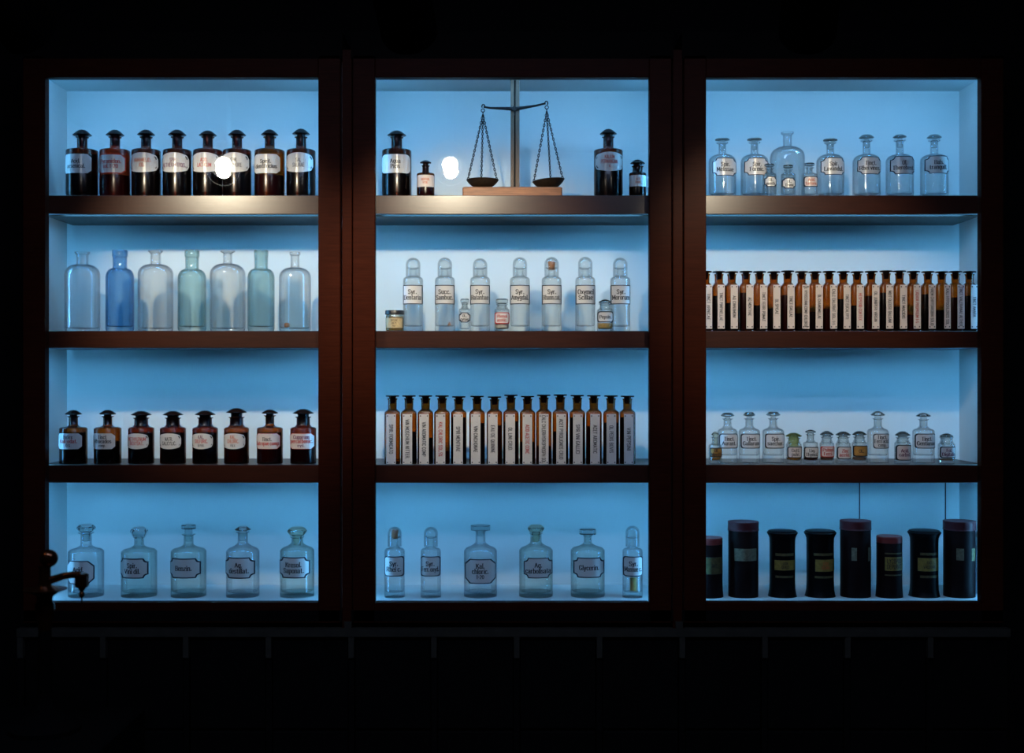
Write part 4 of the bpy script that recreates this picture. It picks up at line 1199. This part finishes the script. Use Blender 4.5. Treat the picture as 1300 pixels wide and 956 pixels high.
for sx, hx, hy, pan_c, tilt, ends in ((-1, 613.6, 134, (612.6, 229), 0.0, ((594, 228.2, 0), (611.4, 228.2, -.02), (630.8, 228.6, 0))),
                                      (1, 693.6, 130, (696.3, 229.6), -0.1, ((677.6, 231, 0), (698.6, 228.4, -.02), (714.4, 227.0, 0)))):
    hk = MB()
    cpt = BP(hx, hy + 1)
    hk.tube([(cpt[0] + .004 * math.cos(a), 0, cpt[2] + .005 * math.sin(a)) for a in [PI * 1.25 - PI * 1.6 * k / 8 for k in range(9)]], .0016, 6)
    hk.torus((cpt[0] + sx * .001, 0, cpt[2] - .011), .0046, .0012, Matrix.Rotation(PI / 2, 3, 'X'))
    hk.torus((cpt[0] + sx * .001, 0, cpt[2] - .019), .0042, .0012, Matrix.Rotation(PI / 2, 3, 'X') @ Matrix.Rotation(PI / 2, 3, 'Y'))
    hk.build('hook', M['iron'], bal)
    top = Vector((cpt[0] + sx * .001, 0, cpt[2] - .022))
    pan = MB()
    rr = 20.3 * sb
    dp = 11.0 * sb
    prof = [(rr * math.sin(a), -dp * (math.cos(a) - math.cos(1.12)) / (1 - math.cos(1.12))) for a in [0, .14, .3, .45, .6, .75, .9, 1.02, 1.12]]
    prof = [(p[0] / math.sin(1.12), p[1]) for p in prof]
    pan.lathe(prof + [(rr + .001, .001), (rr - .001, .002)] + [(max(p[0] - .0015, 0), p[1] + .0015) for p in prof[::-1]], 36)
    pc = BP(*pan_c)
    pan.xf(Matrix.Translation(pc) @ Matrix.Rotation(tilt, 4, 'Y'))
    po = pan.build('pan', M['pan'], bal, sharp=60)
    for ex, ey, edy in ends:
        e = Vector(BP(ex, ey)) + Vector((0, edy, 0))
        ch = MB()
        d = e - top
        n = 28
        q = d.to_track_quat('X', 'Z').to_matrix()
        for k in range(n):
            p = top + d * ((k + .5) / n)
            R_ = q @ Matrix.Rotation((k % 2) * PI / 2, 3, 'X')
            ch.torus(p, .0024, .0011, R_, 1.0 * d.length / n / .0048 * 1.12, 8, 4)
        co = ch.build('chain', M['iron'], po)

# ------------------------------------------------------------------ dark brass instrument on a plinth in the foreground
yi = -1.6
si = sc_at(yi)
zt_pl = Z(928, yi)
pl = tag(MB().bevel_box(X(-60, yi), X(150, yi), yi - 0.14, yi + 0.12, 0.0, zt_pl, 0.004).build('display_plinth', M['plinth'], sharp=30), 'plain black plinth under the brass instrument at lower left', 'plinth')
ins = thing('brass_instrument', 'dark brass instrument with ball knob and jutting arm at lower left foreground', 'instrument', (X(57, yi), yi, zt_pl))


def IP(px, py, dy=0.0):
    return ((px - 57) * si, dy, Z(py, yi) - zt_pl)


def ipr(h, py):
    return (h * si, Z(py, yi) - zt_pl)


MB().lathe([(0, 0), ipr(44, 928), ipr(44, 922), ipr(30, 912), ipr(14, 900), ipr(9, 880), ipr(8, 800), (0, ipr(0, 800)[1])], 36).build('foot', M['plinth'], ins, sharp=40)
MB().lathe([(0, ipr(0, 800)[1]), ipr(8, 800), ipr(9.5, 790), ipr(11.5, 776), ipr(12, 768), ipr(9, 762), ipr(10, 757), ipr(17, 752), ipr(27, 748.6), ipr(27.2, 747.4), ipr(16, 746), ipr(8.6, 743), ipr(7.4, 736), ipr(7, 722), ipr(8, 719), ipr(0, 718)], 32).build('column', M['bronze'], ins, sharp=40)
MB().lathe([(11.2 * si * math.sin(a) if 0 < a < PI else 0, ipr(0, 709)[1] - 11.2 * si * math.cos(a)) for a in [PI * k / 14 for k in range(15)]], 28, 5 * si).build('ball_knob', M['bronze'], ins, sharp=60)
arm = MB().tube([IP(60, 738), IP(68, 735.5), IP(80, 731.5), IP(92, 729.6), IP(102, 729.6)], [.0052, .005, .0044, .0042, .0046], 12).build('arm', M['bronze'], ins)
MB().bevel_box((96.5 - 57) * si, (111.6 - 57) * si, -.007, .007, ipr(0, 746)[1], ipr(0, 728)[1], .002).build('arm_block', M['bronze'], arm)
MB().lathe([(0, ipr(0, 766)[1]), ipr(.9, 766), ipr(.9, 759), ipr(3.0, 757.4), ipr(3.8, 754.8), ipr(3, 752), ipr(1.6, 751), ipr(3.6, 749), ipr(5.2, 746), (0, ipr(0, 746)[1])], 20, (103.8 - 57) * si).build('drop_finial', M['bronze'], arm, sharp=40)

# unseen, added warm downlight light that puts orange glints on the brass
dl = thing('accent', 'small added warm downlight in the ceiling above the plinth', 'lamp', (-1.75, -2.1, 2.985))
MB().lathe([(0, 0.014), (.05, .014), (.05, .0), (.045, -.002), (.04, .004), (0, .008)], 24).build('trim_ring', M['plinth'], dl)
ld = bpy.data.lights.new('accent_beam', 'SPOT')
ld.energy = 14.0
ld.color = (1.0, 0.62, 0.32)
ld.spot_size = math.radians(9)
ld.spot_blend = 0.6
ld.shadow_soft_size = 0.03
lo = bpy.data.objects.new('accent_beam', ld)
C.objects.link(lo)
lo.parent = dl
lo.location = (0, 0, -.01)
tgt = Vector((X(57, yi), yi, Z(722, yi))) - Vector((-1.75, -2.1, 2.975))
lo.rotation_euler = tgt.to_track_quat('-Z', 'Y').to_euler()
